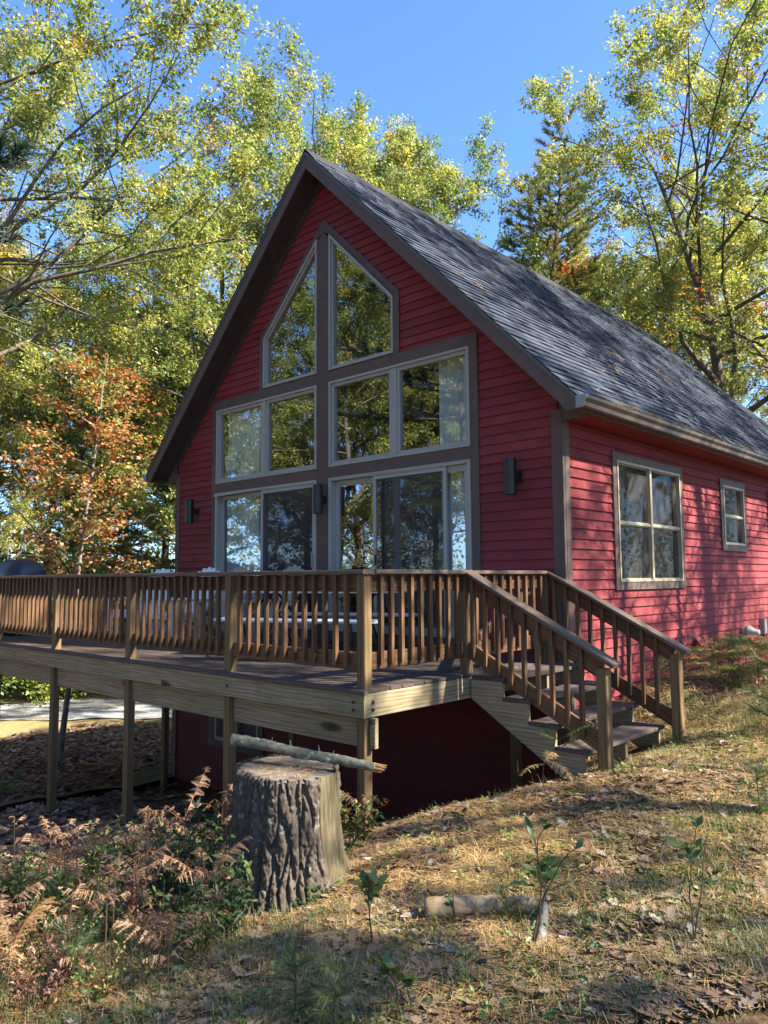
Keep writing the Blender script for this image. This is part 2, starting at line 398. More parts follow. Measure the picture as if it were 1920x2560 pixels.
def gravel_mat():
    m, n, l = nt('driveway_gravel')
    tc = n.new('ShaderNodeTexCoord'); v = tc.outputs['Object']
    a = N(n, 'ShaderNodeTexVoronoi', Scale=28.0); l.new(v, a.inputs[0])
    r = ramp(n, [(0, (.20, .20, .20)), (.5, (.33, .33, .34)), (1, (.47, .47, .47))]); l.new(a.outputs['Color'], r.inputs[0])
    g = N(n, 'ShaderNodeTexNoise', Scale=.8, Detail=4.0); l.new(v, g.inputs[0])
    gr = ramp(n, [(.45, (0, 0, 0)), (.7, (.6, .6, .6))]); l.new(g.outputs[0], gr.inputs[0])
    c = mixc(n, l, gr.outputs[0], r.outputs[0], (.30, .25, .17))
    b = N(n, 'ShaderNodeBsdfPrincipled', Roughness=.9); l.new(c, b.inputs['Base Color'])
    bp = N(n, 'ShaderNodeBump', Strength=.8, Distance=.02); l.new(a.outputs['Distance'], bp.inputs['Height']); l.new(bp.outputs[0], b.inputs['Normal'])
    out(n, l, b.outputs[0]); return m
M['gravel'] = gravel_mat()
def draped(name, left, right, mat, lift, nu=8):
    """sheet draped on the terrain between two edge polylines of equal length"""
    V = []; F = []
    n = len(left)
    for a, b in zip(left, right):
        for k in range(nu+1):
            t = k/nu; x = a[0]+(b[0]-a[0])*t; y = a[1]+(b[1]-a[1])*t; V.append((x, y, thz(x, y)+lift))
    for i in range(n-1):
        for k in range(nu): F.append((i*(nu+1)+k, i*(nu+1)+k+1, (i+1)*(nu+1)+k+1, (i+1)*(nu+1)+k))
    return np_mesh(name, np.array(V), np.array(F), mat, smooth=True)
def interp(pts, n):
    P = np.array(pts, float); t = np.linspace(0, len(P)-1, n); i = np.minimum(t.astype(int), len(P)-2); f = (t-i)[:, None]
    return P[i]*(1-f)+P[i+1]*f
dl = interp([(-26, -14), (-19.0, -3), (-16.6, 2.2), (-13.6, 6.2), (-9.5, 11.5), (-6, 18)], 34); dr = interp([(-22.5, -16), (-15.6, -5), (-13.0, .9), (-10.2, 3.6), (-6.2, 6.6), (-3.9, 14)], 34)
tag(link(bpy.data.objects.new('gravel_driveway', draped('gravel_driveway', dl, dr, M['gravel'], .03))), kind='structure')
pl = [(-9.2, 3.5), (-7.3, 7.5)]; pr = [(-7.2, 2.3), (-4.6, 5.4)]
mb = MB()
zt = thz(-7.2, 4.5)+.06
mb.prism([(-9.6, 2.9, zt-.3), (-7.4, 2.0, zt-.3), (-3.8, 6.4, zt-.3), (-5.6, 8.4, zt-.3)], (0, 0, .3))
tag(mb.build('concrete_pavement', M['concrete']), kind='structure')
# mossy slab by the basement corner
M['mossy'] = paint('mossy_board', (.10, .105, .045), rough=.9, nscale=7, amp=.35, dirt=(.05, .065, .02))
mb = MB(); za = -2.5
mb.prism([(-4.75, -.25, za-.08), (-4.0, -.55, za-.08), (-3.72, .55, za-.08), (-4.6, 1.0, za-.08)], (0, 0, .10))
tag(mb.build('stepping_slab', M['mossy']), 'flat moss-green slab lying beside the basement corner of the house', 'slab')

# ------------------------------------------------------------------ house
W = 3.645; EXP = .1085
ZR, SL = 6.765, 1.02            # roof surface z = ZR - SL*|x|
OV = .375                       # gable overhang
YB = 10.6                       # back wall
XE = 4.035                      # eave
ZTOP = 6.56                     # wall top line at x=0 (same slope)
house = empty('house', (0, 0, -2.6), world_children=True)
tag(house, 'red clapboard cabin with steep gable, tall glazed front and grey shingle roof', 'house')

def sheath(name, polys, vec, mat, parent):
    mb = MB()
    for p in polys: mb.prism(p, vec)
    return mb.build(name, mat, parent)
def g3(x, z, y=.003): return (x, y, z)
zw = lambda x: ZTOP-SL*abs(x)
XO, ZO = 2.50, 3.628
gw = []
for s in (-1, 1):
    gw.append([g3(s*W, -2.75), g3(s*W, zw(W)), g3(s*2.5, zw(2.5)), g3(s*2.5, -2.75)])
    gw.append([g3(s*2.5, ZO), g3(s*2.5, zw(2.5)), g3(s*1.36, zw(1.36)), g3(s*1.36, ZO)])
    gw.append([g3(s*1.36, 4.48), g3(s*1.36, zw(1.36)), g3(0, zw(0)), g3(0, 5.80)])
    gw.append([g3(0, .17), g3(s*.10, .17), g3(s*.10, 5.7), g3(0, 5.80)])
    gw.append([g3(s*.1, 2.24), g3(s*2.5, 2.24), g3(s*2.5, 2.345), g3(s*.1, 2.345)])
    gw.append([g3(s*.1, 3.57), g3(s*2.5, 3.57), g3(s*2.5, ZO+.06), g3(s*.1, ZO+.06)])
gw.append([g3(-2.5, -.45), g3(2.5, -.45), g3(2.5, .17), g3(-2.5, .17)])
gw.append([g3(-1.38, -2.75), g3(2.5, -2.75), g3(2.5, -.45), g3(-1.38, -.45)])
gw.append([g3(-2.5, -2.75), g3(-1.38, -2.75), g3(-1.38, -1.6), g3(-2.5, -1.6)])
gable = sheath('gable_wall', gw, (0, .12, 0), M['wall_red'], house)
# side wall (faces +X) with window openings
SW = [(1.165, 2.985, .80, 2.21), (4.605, 5.50, 1.325, 2.21), (6.84, 7.74, 1.325, 2.21)]
def s3(y, z): return (W-.003, y, z)
sp = []
ysp = [.12]+[v for a in SW for v in (a[0], a[1])]+[YB]
for i in range(0, len(ysp), 2): sp.append([s3(ysp[i], -2.7), s3(ysp[i+1], -2.7), s3(ysp[i+1], 2.6), s3(ysp[i], 2.6)])
for (a, b, c, d) in SW:
    sp.append([s3(a, -2.7), s3(b, -2.7), s3(b, c), s3(a, c)]); sp.append([s3(a, d), s3(b, d), s3(b, 2.6), s3(a, 2.6)])
sidew = sheath('side_wall', sp, (-.12, 0, 0), M['wall_red'], house)
sheath('side_wall', [[(-W+.003, .12, -2.75), (-W+.003, YB, -2.75), (-W+.003, YB, 2.6), (-W+.003, .12, 2.6)]], (.12, 0, 0), M['wall_red'], house)
sheath('back_wall', [[(-W, YB, -2.75), (W, YB, -2.75), (W, YB, zw(W)), (0, YB, zw(0)), (-W, YB, zw(W))]], (0, .12, 0), M['wall_red'], house)
# foundation strip below the gable
MB().box((-W-.01, -.05, -2.85), (W-.2, .02, -2.50)).build('foundation', M['concrete'], house)

rs = random.Random(3)
def lap(x0b, x1b, x0t, x1t, z0, h, parent, face='front'):
    fb, ft, bk = .032, .006, .001
    pts = []
    for (a, b, dz, f) in ((x0b, x1b, 0, fb), (x0t, x1t, h, ft)):
        pts += [(a, f, z0+dz), (b, f, z0+dz), (b, bk, z0+dz), (a, bk, z0+dz)]
    # local: length along x, out along y
    c = ((x0b+x1b)/2, 0, z0)
    mb = MB()
    mb.add([(p[0]-c[0], -p[1], p[2]-c[2]) for p in pts], [(0,1,5,4),(1,2,6,5),(2,3,7,6),(3,0,4,7),(0,3,2,1),(4,5,6,7)])
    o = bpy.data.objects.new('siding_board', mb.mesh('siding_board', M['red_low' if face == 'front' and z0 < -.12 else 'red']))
    jz = rs.uniform(-.0015, .0015); jr = rs.uniform(-.0012, .0012) if x1b-x0b < 1.5 else rs.uniform(-.0005, .0005)
    if face == 'front':
        o.matrix_basis = Matrix.Translation((c[0], c[1], c[2]+jz)) @ Matrix.Rotation(jr, 4, 'Y')
    else:
        o.matrix_basis = Matrix.Translation((W, c[0], c[2]+jz)) @ Matrix.Rotation(RAD(90), 4, 'Z') @ Matrix.Rotation(jr, 4, 'Y')
    return link(o, parent)
rs = random.Random(3)
def cuts(a, b, lmax):
    L = b-a
    if L <= lmax: return [(a, b)]
    k = int(math.ceil(L/lmax)); e = [a]
    for i in range(1, k): e.append(a+L*i/k+rs.uniform(-.45, .45)*L/k)
    e.append(b); return [(e[i]+(.0015 if i else 0), e[i+1]-(.0015 if i < k-1 else 0)) for i in range(k)]
zb = .075-24*EXP
k = 0
while True:
    z0 = zb+k*EXP; k += 1
    h = EXP+.028; z1 = z0+h
    if z0 > 6.42: break
    xr0 = min(W-.03, (ZTOP+.02-z0)/SL); xr1 = min(W-.03, (ZTOP+.02-z1)/SL)
    if xr1 <= .02: xr1 = .02
    zm = z0+EXP/2
    if z0 < -.12:
        # basement courses: window hole
        segs = [(-xr0, xr0)]
        if -1.66 < zm < -.5: segs = [(-xr0, -2.56), (-1.42, xr0)]
        for (a, b) in segs:
            for (c, d) in cuts(a, b, 3.6): lap(c, d, c, d, z0, h, gable)
        continue
    if zm < ZO: inner0 = inner1 = 2.56
    elif zm < 5.88:
        xo = lambda z: (1.36 if z < 4.5 else max(0.0, 1.36-(z-4.5)*1.005))
        inner0, inner1 = xo(z0+.02), xo(min(z1, 5.9))
        inner0 = min(inner0, 1.36)
    else: inner0 = inner1 = 0
    if inner1 > 0 or inner0 > 0:
        for s in (-1, 1):
            a0, b0, a1, b1 = inner0, xr0, inner1, xr1
            if b1 < a1: continue
            if s > 0: lap(a0, b0, a1, b1, z0, h, gable)
            else: lap(-b0, -a0, -b1, -a1, z0, h, gable)
    else: lap(-xr0, xr0, -xr1, xr1, z0, h, gable)
k = 0
zs = .075-8*EXP
while True:
    z0 = zs+k*EXP; k += 1
    if z0 > 2.50: break
    h = EXP+.028; zm = z0+EXP/2
    seg = []; y = .03
    for (a, b, c, d) in SW:
        if c-.03 < zm < d+.03: seg.append((y, a-.05)); y = b+.05
    seg.append((y, YB))
    for (a, b) in seg:
        for (c, d) in cuts(a, b, 3.4): lap(c, d, c, d, z0, h, sidew, 'side')
# corner boards
def vb(parent, name, lo, hi, mat='brown', ch=.003): return MB().box(lo, hi, ch).build(name, M[mat], parent)
vb(gable, 'corner_board', (W-.10, -.041, -1.9), (W+.036, -.001, 2.62))
vb(sidew, 'corner_board', (W+.001, -.0005, -1.2), (W+.040, .095, 2.53))
vb(gable, 'corner_board', (-W-.022, -.041, -2.62), (-W+.09, -.001, 2.62))
vb(house, 'corner_board', (-W-.025, -.0005, -2.62), (-W-.001, .095, 2.6))
# frieze boards under the rake
for s in (-1, 1):
    a = Vector((0, -.022, ZTOP-.0)); mb = MB()
    mb.prism([(0, -.0385, ZTOP+.03), (s*(W+.02), -.0385, ZTOP+.03-SL*(W+.02)), (s*(W+.02), -.0385, ZTOP-.115-SL*(W+.02)), (0, -.0385, ZTOP-.115)], (0, .036, 0))
    mb.build('frieze_board', M['soffit'], gable)

# ---- gable trim
def trim(poly, t=.045, y1=-.002): return MB().prism([(x, y1, z) for x, z in poly], (0, -t, 0)).build('trim_board', M['brown'], gable)
def rect(x0, x1, z0, z1): return [(x0, z0), (x1, z0), (x1, z1), (x0, z1)]
trim([(-.121, .03), (.121, .03), (.121, 5.60), (0, 5.712), (-.121, 5.60)])
for s in (-1, 1):
    trim(rect(*sorted((s*2.503, s*2.612)), .03, 3.692))
    trim(rect(*sorted((s*.1235, s*2.500)), 3.549, 3.692))
    trim(rect(*sorted((s*.1235, s*2.500)), 2.219, 2.366))
    trim(rect(*sorted((s*.1235, s*2.500)), .03, .168))
    trim(rect(*sorted((s*1.3205, s*1.412)), 3.6945, 4.46))
    trim([(s*1.412, 4.4625), (s*1.412, 4.502), (0.0 if s > 0 else -.0, 5.907), (0, 5.715), (s*.1225, 5.66+.01), (s*1.320, 4.4625)], .034)
    trim(rect(*sorted((s*.1235, s*1.318)), 3.6945, 3.708), .030)

# ---- front windows
def frame_poly(outer, wd, y0, y1, name, mat, parent):
    """ring along a convex polygon (x,z)"""
    n = len(outer); c = Vector((sum(p[0] for p in outer)/n, sum(p[1] for p in outer)/n))
    O = [Vector(p) for p in outer]
    if sum(O[i].x*O[(i+1) % n].y-O[(i+1) % n].x*O[i].y for i in range(n)) < 0: O = O[::-1]
    I = []
    for i in range(n):
        p0, p1, p2 = O[i-1], O[i], O[(i+1) % n]
        d1 = (p1-p0).normalized(); d2 = (p2-p1).normalized()
        n1 = Vector((-d1.y, d1.x)); n2 = Vector((-d2.y, d2.x))
        b = (n1+n2); k = wd*2/b.length_squared if b.length_squared > 1e-6 else wd
        I.append(p1+b*k)
    v = []; f = []
    for P in (O, I):
        for y in (y0, y1): v += [(p.x, y, p.y) for p in P]
    # O@y0:0..n, O@y1:n..2n, I@y0:2n.., I@y1:3n..
    for i in range(n):
        j = (i+1) % n
        f += [(i, j, 2*n+j, 2*n+i), (n+j, n+i, 3*n+i, 3*n+j), (j, i, n+i, n+j), (2*n+i, 2*n+j, 3*n+j, 3*n+i)]
    mb = MB(); mb.add(v, f)
    return mb.build(name, mat, parent), [(p.x, p.y) for p in I]
def pane(poly, y, parent, mat='glass', t=.006, name='pane'):
    return MB().prism([(x, y, z) for x, z in poly], (0, t, 0)).build(name, M[mat], parent)
for s in (-1, 1):
    pol = [(s*.1255, 3.711), (s*1.3165, 3.711), (s*1.3165, 4.459), (s*.1255, 5.655)]
    w, inn = frame_poly(pol, .028, -.057, .05, 'window', M['frame'], house)
    w2, inn2 = frame_poly(inn, .03, -.022, .04, 'sash', M['frame'], w)
    pane(inn2, .008, w)
    if s > 0: tag(w, 'right-hand tall sloped-top gable window')
    else: tag(w, 'left-hand tall sloped-top gable window')
    # middle row
    w, inn = frame_poly(rect(*sorted((s*.1255, s*2.498)), 2.3685, 3.5465), .030, -.057, .05, 'window', M['frame'], house)
    MB().box((min(s*1.266, s*1.355), -.046, 2.40), (max(s*1.266, s*1.355), .045, 3.515), .004).build('mullion', M['frame'], w)
    for (a, b) in ((.156, 1.2655), (1.3555, 2.467)):
        x0, x1 = sorted((s*a, s*b))
        sa, i2 = frame_poly(rect(x0, x1, 2.3995, 3.5155), .044, -.026, .04, 'sash', M['frame'], w)
        pane(i2, .008, w)
# sliding doors
def slider(s, name):
    w, inn = frame_poly(rect(*sorted((s*.1255, s*2.498)), .1705, 2.2165), .042, -.060, .075, 'sliding_door', M['frame'], house)
    return w, inn
d, inn = slider(1, 'r')
MB().box((.1255, -.068, 2.2), (2.498, -.0605, 2.213)).build('head_flashing', M['frame'], d)
def leaf(parent, x0, x1, y0, y1, stile, z0=.215, z1=2.172, nm='door_panel'):
    p, i2 = frame_poly(rect(x0, x1, z0, z1), stile, y0, y1, nm, M['frame'], parent)
    return p, i2
p, i2 = leaf(d, .170, 1.33, .030, .060, .075); pane(i2, .042, d)
p, i2 = leaf(d, 1.27, 2.45, -.005, .025, .075); pane(i2, .008, d)
p, i2 = leaf(d, .945, 2.135, -.045, -.020, .050, nm='screen_panel'); pane(i2, -.034, d, 'screen', .0015, 'insect_screen')
MB().box((.20, .012, .98), (.235, .03, 1.24), .004).build('door_handle', M['frame'], d)
MB().box((.985, -.065, 1.02), (1.0, -.046, 1.16)).build('screen_handle', M['black'], d)
MB().prism([(.37, .036, .985), (.47, .036, .985), (.47, .036, 1.02), (.37, .036, 1.02)], (0, -.002, 0)).build('sticker', M['paper'], d)
d, inn = slider(-1, 'l')
p, i2 = leaf(d, -2.45, -1.30, .030, .060, .060); pane(i2, .042, d)
p, i2 = leaf(d, -1.36, -.170, -.005, .025, .07); pane(i2, .008, d)
p, i2 = leaf(d, -1.36, -.165, -.045, -.020, .050, nm='screen_panel'); pane(i2, -.034, d, 'screen', .0015, 'insect_screen')
MB().box((-.215, -.066, 1.02), (-.200, -.046, 1.2)).build('screen_handle', M['frame'], d)
MB().prism([(-2.5, -.061, 2.205), (-1.35, -.061, 2.20), (-1.35, -.061, 2.18), (-2.5, -.061, 2.16)], (0, -.02, 0)).build('loose_head_trim', M['frame'], d)
# sheet of paper inside the left window
MB().prism([(-2.33, -.0, 2.56), (-2.08, -.0, 2.55), (-2.07, -.0, 2.83), (-2.36, -.0, 2.80)], (0, .002, 0)).build('paper_sheet', M['paper'], None)
o = bpy.data.objects['paper_sheet']; o.location.y = .018; tag(o, 'white sheet of paper taped inside the leftmost middle window', 'paper')
# basement window
w, inn = frame_poly(rect(-2.5, -1.4, -1.6, -.47), .05, -.03, .06, 'basement_window', M['tanframe'], house)
MB().box((-1.99, -.022, -1.555), (-1.92, .05, -.515)).build('mullion', M['tanframe'], w)
pane(rect(-2.452, -1.99, -1.553, -.517), .012, w); pane(rect(-1.92, -1.448, -1.553, -.517), .012, w)
for (a, b, c, e) in ((-2.62, -2.502, -1.70, -.40), (-1.398, -1.28, -1.70, -.40), (-2.4995, -1.4005, -1.70, -1.602)):
    MB().box((a, -.046, c), (b, -.002, e)).build('casing', M['brown'], w)

# ---- side windows (face +X)
def side_window(y0, y1, z0, z1, double):
    mb = MB(); X0, X1 = W-.04, W+.056
    fw = .028
    mb.box((X0, y0, z0), (X1, y1, z0+fw)); mb.box((X0, y0, z1-fw), (X1, y1, z1)); mb.box((X0, y0, z0+fw), (X1, y0+fw, z1-fw)); mb.box((X0, y1-fw, z0+fw), (X1, y1, z1-fw))
    w = mb.build('window', M['tanframe'], house)
    cols = [(y0+fw, y1-fw)]
    if double:
        m = (y0+y1)/2; cols = [(y0+fw, m-.026), (m+.026, y1-fw)]
        MB().box((X0, m-.026, z0+fw), (X1-.004, m+.026, z1-fw), .004).build('mullion', M['tanframe'], w)
    zm = z0+(z1-z0)*.485
    for (a, b) in cols:
        MB().box((X0, a, zm-.016), (X1-.014, b, zm+.016), .003).build('check_rail', M['tanframe'], w)
        for (c, d) in ((z0+fw, zm-.016), (zm+.016, z1-fw)):
            mb = MB(); xi0, xi1 = W-.02, W+.022; f2 = .013
            mb.box((xi0, a, c), (xi1, b, c+f2)); mb.box((xi0, a, d-f2), (xi1, b, d)); mb.box((xi0, a, c+f2), (xi1, a+f2, d-f2)); mb.box((xi0, b-f2, c+f2), (xi1, b, d-f2))
            mb.build('sash', M['tanframe'], w)
            MB().box((W-.004, a+f2, c+f2), (W+.001, b-f2, d-f2)).build('pane', M['glass2'], w)
            MB().box((W+.012, a+f2, c+f2), (W+.0135, b-f2, d-f2)).build('insect_screen', M['screen'], w)
    tw = .092
    for lo, hi in (((W+.002, y0-tw, z0-tw), (W+.047, y0-.001, z1+tw)), ((W+.002, y1+.001, z0-tw), (W+.047, y1+tw, z1+tw)),
                   ((W+.002, y0, z1+.001), (W+.047, y1, z1+tw)), ((W+.002, y0, z0-tw), (W+.047, y1, z0-.001))):
        MB().box(lo, hi).build('casing', M['brown'], w)
    return w
tag(side_window(*SW[0], True), 'wide double window on the sunlit side wall')
side_window(*SW[1], False); side_window(*SW[2], False)

# ---- interior
MB().box((-W+.12, .125, .02), (W-.12, 6.2, .06)).build('interior_floor', M['int_floor'], house)
MB().prism([(-W+.13, 6.2, .02), (W-.13, 6.2, .02), (W-.13, 6.2, zw(W)), (0, 6.2, zw(0)-.1), (-W+.13, 6.2, zw(W))], (0, .1, 0)).build('interior_wall', M['int_wall'], house)
MB().box((W-.20, .125, 2.62), (W-.122, 6.2, 2.8)).build('interior_beam', M['int_wall'], house)
MB().box((-W+.12, 3.6, 2.45), (W-.12, 6.2, 2.6)).build('loft_floor', M['int_floor'], house)
def curtain(x0, x1, y, z0, z1, label, seed):
    r = random.Random(seed); n = 60; ph = r.random()*6; V = []; F = []
    for j in range(13):
        z = z0+(z1-z0)*j/12
        for i in range(n+1):
            t = i/n; x = x0+(x1-x0)*(t+.03*math.sin(j*.5+t*5)*(1-j/12))
            yy = y+.035*math.sin(t*(x1-x0)*52+ph)+.02*math.sin(t*(x1-x0)*23+ph*2+j*.15)
            V.append((x, yy, z))
    for j in range(12):
        for i in range(n): a = j*(n+1)+i; F.append((a, a+1, a+n+2, a+n+1))
    o = link(bpy.data.objects.new('curtain', np_mesh('curtain', np.array(V), np.array(F), M['curtain'], smooth=True)))
    return tag(o, label, 'curtain', 'sheer curtains behind the front glazing')
curtain(1.86, 2.46, .17, .2, 3.6, 'sheer white curtain behind the right end of the front glazing', 1)
curtain(-2.46, -1.66, .17, .2, 3.6, 'sheer white curtain behind the left end of the front glazing', 2)
# table lamp behind the left door
t = empty('table_lamp', (-.62, .95, .62)); tag(t, 'table lamp with wide dark shade and orange base behind the screen door', 'lamp')
MB().tube([(0,0,.0),(0,0,.05),(0,0,.15),(0,0,.26),(0,0,.34)], [.08, .13, .15, .10, .03], 16).build('lamp_base', M['orange'], t, True)
MB().tube([(0,0,.40),(0,0,.66)], [.26, .15], 20, False).build('lamp_shade', M['taupe'], t, True)
t = empty('side_table', (-.62, .95, .06)); tag(t, 'low wooden table under the lamp behind the screen door', 'table')
MB().box((-.4, -.25, .52), (.4, .25, .56)).build('table_top', M['int_floor'], t)
for sx in (-.36, .33):
    for sy in (-.21, .18): MB().box((sx, sy, 0), (sx+.03, sy+.03, .52)).build('leg', M['int_floor'], t)
t = empty('pendant_lamp', (2.6, 2.0, 2.05)); tag(t, 'small warm glowing pendant lamp seen through the side window', 'lamp')
MB().tube([(0,0,-.12),(0,0,-.09),(0,0,-.03),(0,0,0)], [.05, .075, .06, .02], 12).build('bulb', M['bulb'], t, True)
MB().tube([(0,0,0),(0,0,.55)], .006, 6).build('cord', M['black'], t)

# ---- roof
roof_y0, roof_y1 = -OV, 11.0
mb = MB()
zr = lambda x, dz=0: ZR+dz-SL*abs(x)
for s in (-1, 1):
    mb.prism([(0, roof_y0+.012, zr(0, -.035)), (s*XE, roof_y0+.012, zr(XE, -.035)), (s*XE, roof_y0+.012, zr(XE, -.085)), (0, roof_y0+.012, zr(0, -.085))], (0, roof_y1-roof_y0-.024, 0))
roof = mb.build('roof', M['soffit'], house)
for yy, nm in ((roof_y0, 1), (roof_y1-.03, 0)):
    for s in (-1, 1):
        zbot = zr(XE, -.14)
        poly = [(0, yy, zr(0, -.03)), (s*XE, yy, zr(XE, -.03)), (s*XE, yy, zbot), (s*(XE-.10), yy, zbot), (0, yy, zr(0, -.235))]
        MB().prism(poly, (0, .03, 0)).build('rake_board', M['brown'], roof)
        MB().prism([(0, yy-.012, zr(0, .0)), (s*(XE+.01), yy-.012, zr(XE+.01, .0)), (s*(XE+.01), yy-.012, zr(XE+.01, -.045)), (0, yy-.012, zr(0, -.045))], (0, .0115, 0)).build('drip_edge', M['drip'], roof)
for s in (-1, 1):
    # sloped soffit of the gable overhang
    MB().prism([(0, roof_y0+.031, zr(0, -.19)), (s*(XE-.13), roof_y0+.031, zr(XE-.13, -.19)), (s*(XE-.13), roof_y0+.031, zr(XE-.13, -.172)), (0, roof_y0+.031, zr(0, -.172))], (0, OV-.06, 0)).build('rake_soffit', M['soffit'], roof)
    # eave soffit and fascia
    x0, x1 = sorted((s*(W+.03), s*(XE-.006)))
    MB().box((x0, .0, 2.515), (x1, 10.9, 2.53)).build('eave_soffit', M['red'] if s > 0 else M['soffit'], roof)
    x0, x1 = sorted((s*(XE-.03), s*(XE-.002)))
    MB().box((x0, roof_y0+.032, 2.505), (x1, 10.9, 2.63)).build('eave_fascia', M['gutter'], roof)
    MB().prism([(s*(W+.024), -.0325, 2.50), (s*(XE-.05), -.0325, 2.50), (s*(XE-.05), -.0325, zr(XE-.05, -.2)), (s*(W+.024), -.0325, zr(W, -.2))], (0, .03, 0)).build('return_panel', M['brown'], roof)
# gutters
def gutter(s):
    prof = [(.0, .115), (.0, .0), (.075, .0), (.085, .012), (.092, .05), (.118, .085), (.122, .115), (.116, .115), (.112, .088), (.086, .052), (.078, .016), (.072, .006), (.006, .006), (.006, .115)]
    mb = MB()
    mb.prism([(s*(XE+.0015+a), roof_y0-.01, 2.522+b) for a, b in prof], (0, 11.35, 0))
    g = mb.build('gutter', M['gutter'], roof)
    cap = [(.0, .12), (.0, -.004), (.077, -.004), (.088, .012), (.095, .05), (.122, .085), (.127, .12)]
    MB().prism([(s*(XE+.0015+a), roof_y0-.0105, 2.522+b) for a, b in cap], (0, -.006, 0)).build('end_cap', M['endcap'], g)
    return g
gut = gutter(1); gut2 = gutter(-1)
# downspout at the left corner
mb = MB(); dsp = [(-XE-.05, .32, 2.53), (-XE-.05, .32, 2.36), (-XE+.02, .32, 2.27), (-W-.10, .32, 2.05), (-W-.07, .32, 1.95), (-W-.07, .32, -2.1), (-W-.07, .30, -2.3)]
def rect_tube(mb, pts, a, b):
    pts = [Vector(p) for p in pts]; vs = []; n = len(pts)
    for i, p in enumerate(pts):
        t = (pts[min(i+1, n-1)]-pts[max(i-1, 0)]).normalized(); sidev = Vector((0, 1, 0)) if abs(t.y) < .9 else Vector((1, 0, 0))
        u = (sidev-t*t.dot(sidev)).normalized(); w = t.cross(u)
        vs += [p+u*a+w*b, p-u*a+w*b, p-u*a-w*b, p+u*a-w*b]
    fs = [(i*4+k, i*4+(k+1) % 4, i*4+4+(k+1) % 4, i*4+4+k) for i in range(n-1) for k in range(4)]
    mb.add(vs, fs+[(3, 2, 1, 0), tuple(range(4*n-4, 4*n))])
rect_tube(mb, dsp, .038, .03); mb.build('downspout', M['gutter'], house)
# ridge vent
mb = MB(); mb.prism([(-.17, roof_y0-.01, zr(.17, .028)), (0, roof_y0-.01, zr(0, .05)), (.17, roof_y0-.01, zr(.17, .028)), (.17, roof_y0-.01, zr(.17, .006)), (0, roof_y0-.01, zr(0, .02)), (-.17, roof_y0-.01, zr(.17, .006))], (0, 11.38, 0))
mb.build('ridge_vent', M['ridge'], roof)
# shingles
nrm = Vector((SL, 0, 1)).normalized(); dn = Vector((1, 0, -SL)).normalized()
slope_len = XE*math.hypot(1, SL)+.02; ex = .138
rr = random.Random(5)
wid = [.19, .24, .29, .34]
tabs = []
nrow = int(slope_len/ex)
for r in range(nrow):
    y = roof_y0-.014-rr.random()*.2
    s0 = slope_len-(r+1)*ex     # distance from ridge of upper (visible) edge; tab covers s0..s0+ex
    while y < roof_y1+.014:
        w = rr.choice(wid); ya, yb = max(y, roof_y0-.015), min(y+w, roof_y1+.015)
        if yb-ya > .03: tabs.append((s0, ya, yb, r))
        y += w+.004
def tab_verts(s0, ya, yb, th_, lift):
    a = dn*(s0-.03); b = dn*(s0+ex)
    z = Vector((0, 0, ZR))
    vs = []
    for yy in (ya, yb):
        vs += [z+a+nrm*.0005+Vector((0, yy, 0)), z+b+nrm*(lift-.004)+Vector((0, yy, 0)), z+b+nrm*(lift+th_)+Vector((0, yy, 0)), z+a+nrm*(th_)+Vector((0, yy, 0))]
    return vs
TF = [(0,1,2,3)[::-1], (4,5,6,7), (3,2,6,7), (1,5,6,2)[::-1][::-1], (0,3,7,4)]
cpos = CAM
def dist(t):
    p = Vector((0, 0, ZR))+dn*(t[0]+.07)+Vector((0, (t[1]+t[2])/2, 0)); v = cpos-p
    return v.length
order = sorted(range(len(tabs)), key=lambda i: dist(tabs[i]))
near = set(order[:300])
_tm = {}
for i in near:
    s0, ya, yb, r = tabs[i]; w = round(yb-ya, 2); lk = rr.choice((.010, .014, .018)); key = (w, lk)
    if key not in _tm:
        vs = []
        for yy in (-w/2, w/2):
            vs += [dn*(-.03)+Vector((0, yy, 0)), dn*ex+nrm*(lk-.004)+Vector((0, yy, 0)), dn*ex+nrm*(lk+.006)+Vector((0, yy, 0)), dn*(-.03)+nrm*.006+Vector((0, yy, 0))]
        mb = MB(); mb.add(vs, TF); me = mb.mesh('shingle', M['shingle']); _tm[key] = me
    o = bpy.data.objects.new('shingle', _tm[key]); o.location = Vector((0, (ya+yb)/2, ZR))+dn*s0
    link(o, roof)
V = []; F = []; T = []
for i, t in enumerate(tabs):
    if i in near: continue
    b = len(V); V += [tuple(p) for p in tab_verts(t[0], t[1], t[2], .006, rr.choice((.010, .014, .018)))]; F += [tuple(b+j for j in f) for f in TF]
    T += [rr.random()]*len(TF)
o = link(bpy.data.objects.new('shingle_courses', np_mesh('shingle_courses', np.array(V), np.array(F), M['shingle'], tint=np.array(T)-.0)), roof); tag(o, kind='stuff')
# underlay and the other slope
for s in (-1, 1):
    mb = MB(); mb.prism([(0, roof_y0-.008, zr(0, -.002)), (s*(XE+.012), roof_y0-.008, zr(XE+.012, -.002)), (s*(XE+.012), roof_y0-.008, zr(XE+.012, -.02)), (0, roof_y0-.008, zr(0, -.02))], (0, roof_y1-roof_y0+.016, 0))
    mb.build('roof_underlay' if s > 0 else 'roof_slope', M['shingle'], roof)
# left rake shingle edge, slightly uneven
mb = MB()
for r in range(41):
    a = r*ex; b = a+ex
    d2 = Vector((-1, 0, -SL)).normalized(); n2 = Vector((-SL, 0, 1)).normalized(); z = Vector((0, 0, ZR))
    y0 = roof_y0-.016-rr.random()*.006
    p = [z+d2*a, z+d2*b, z+d2*b+n2*.02, z+d2*a+n2*.007]
    mb.prism([(q.x, y0, q.z) for q in p], (0, .3, 0))
tag(mb.build('shingle_edge', M['shingle'], roof), kind='stuff')

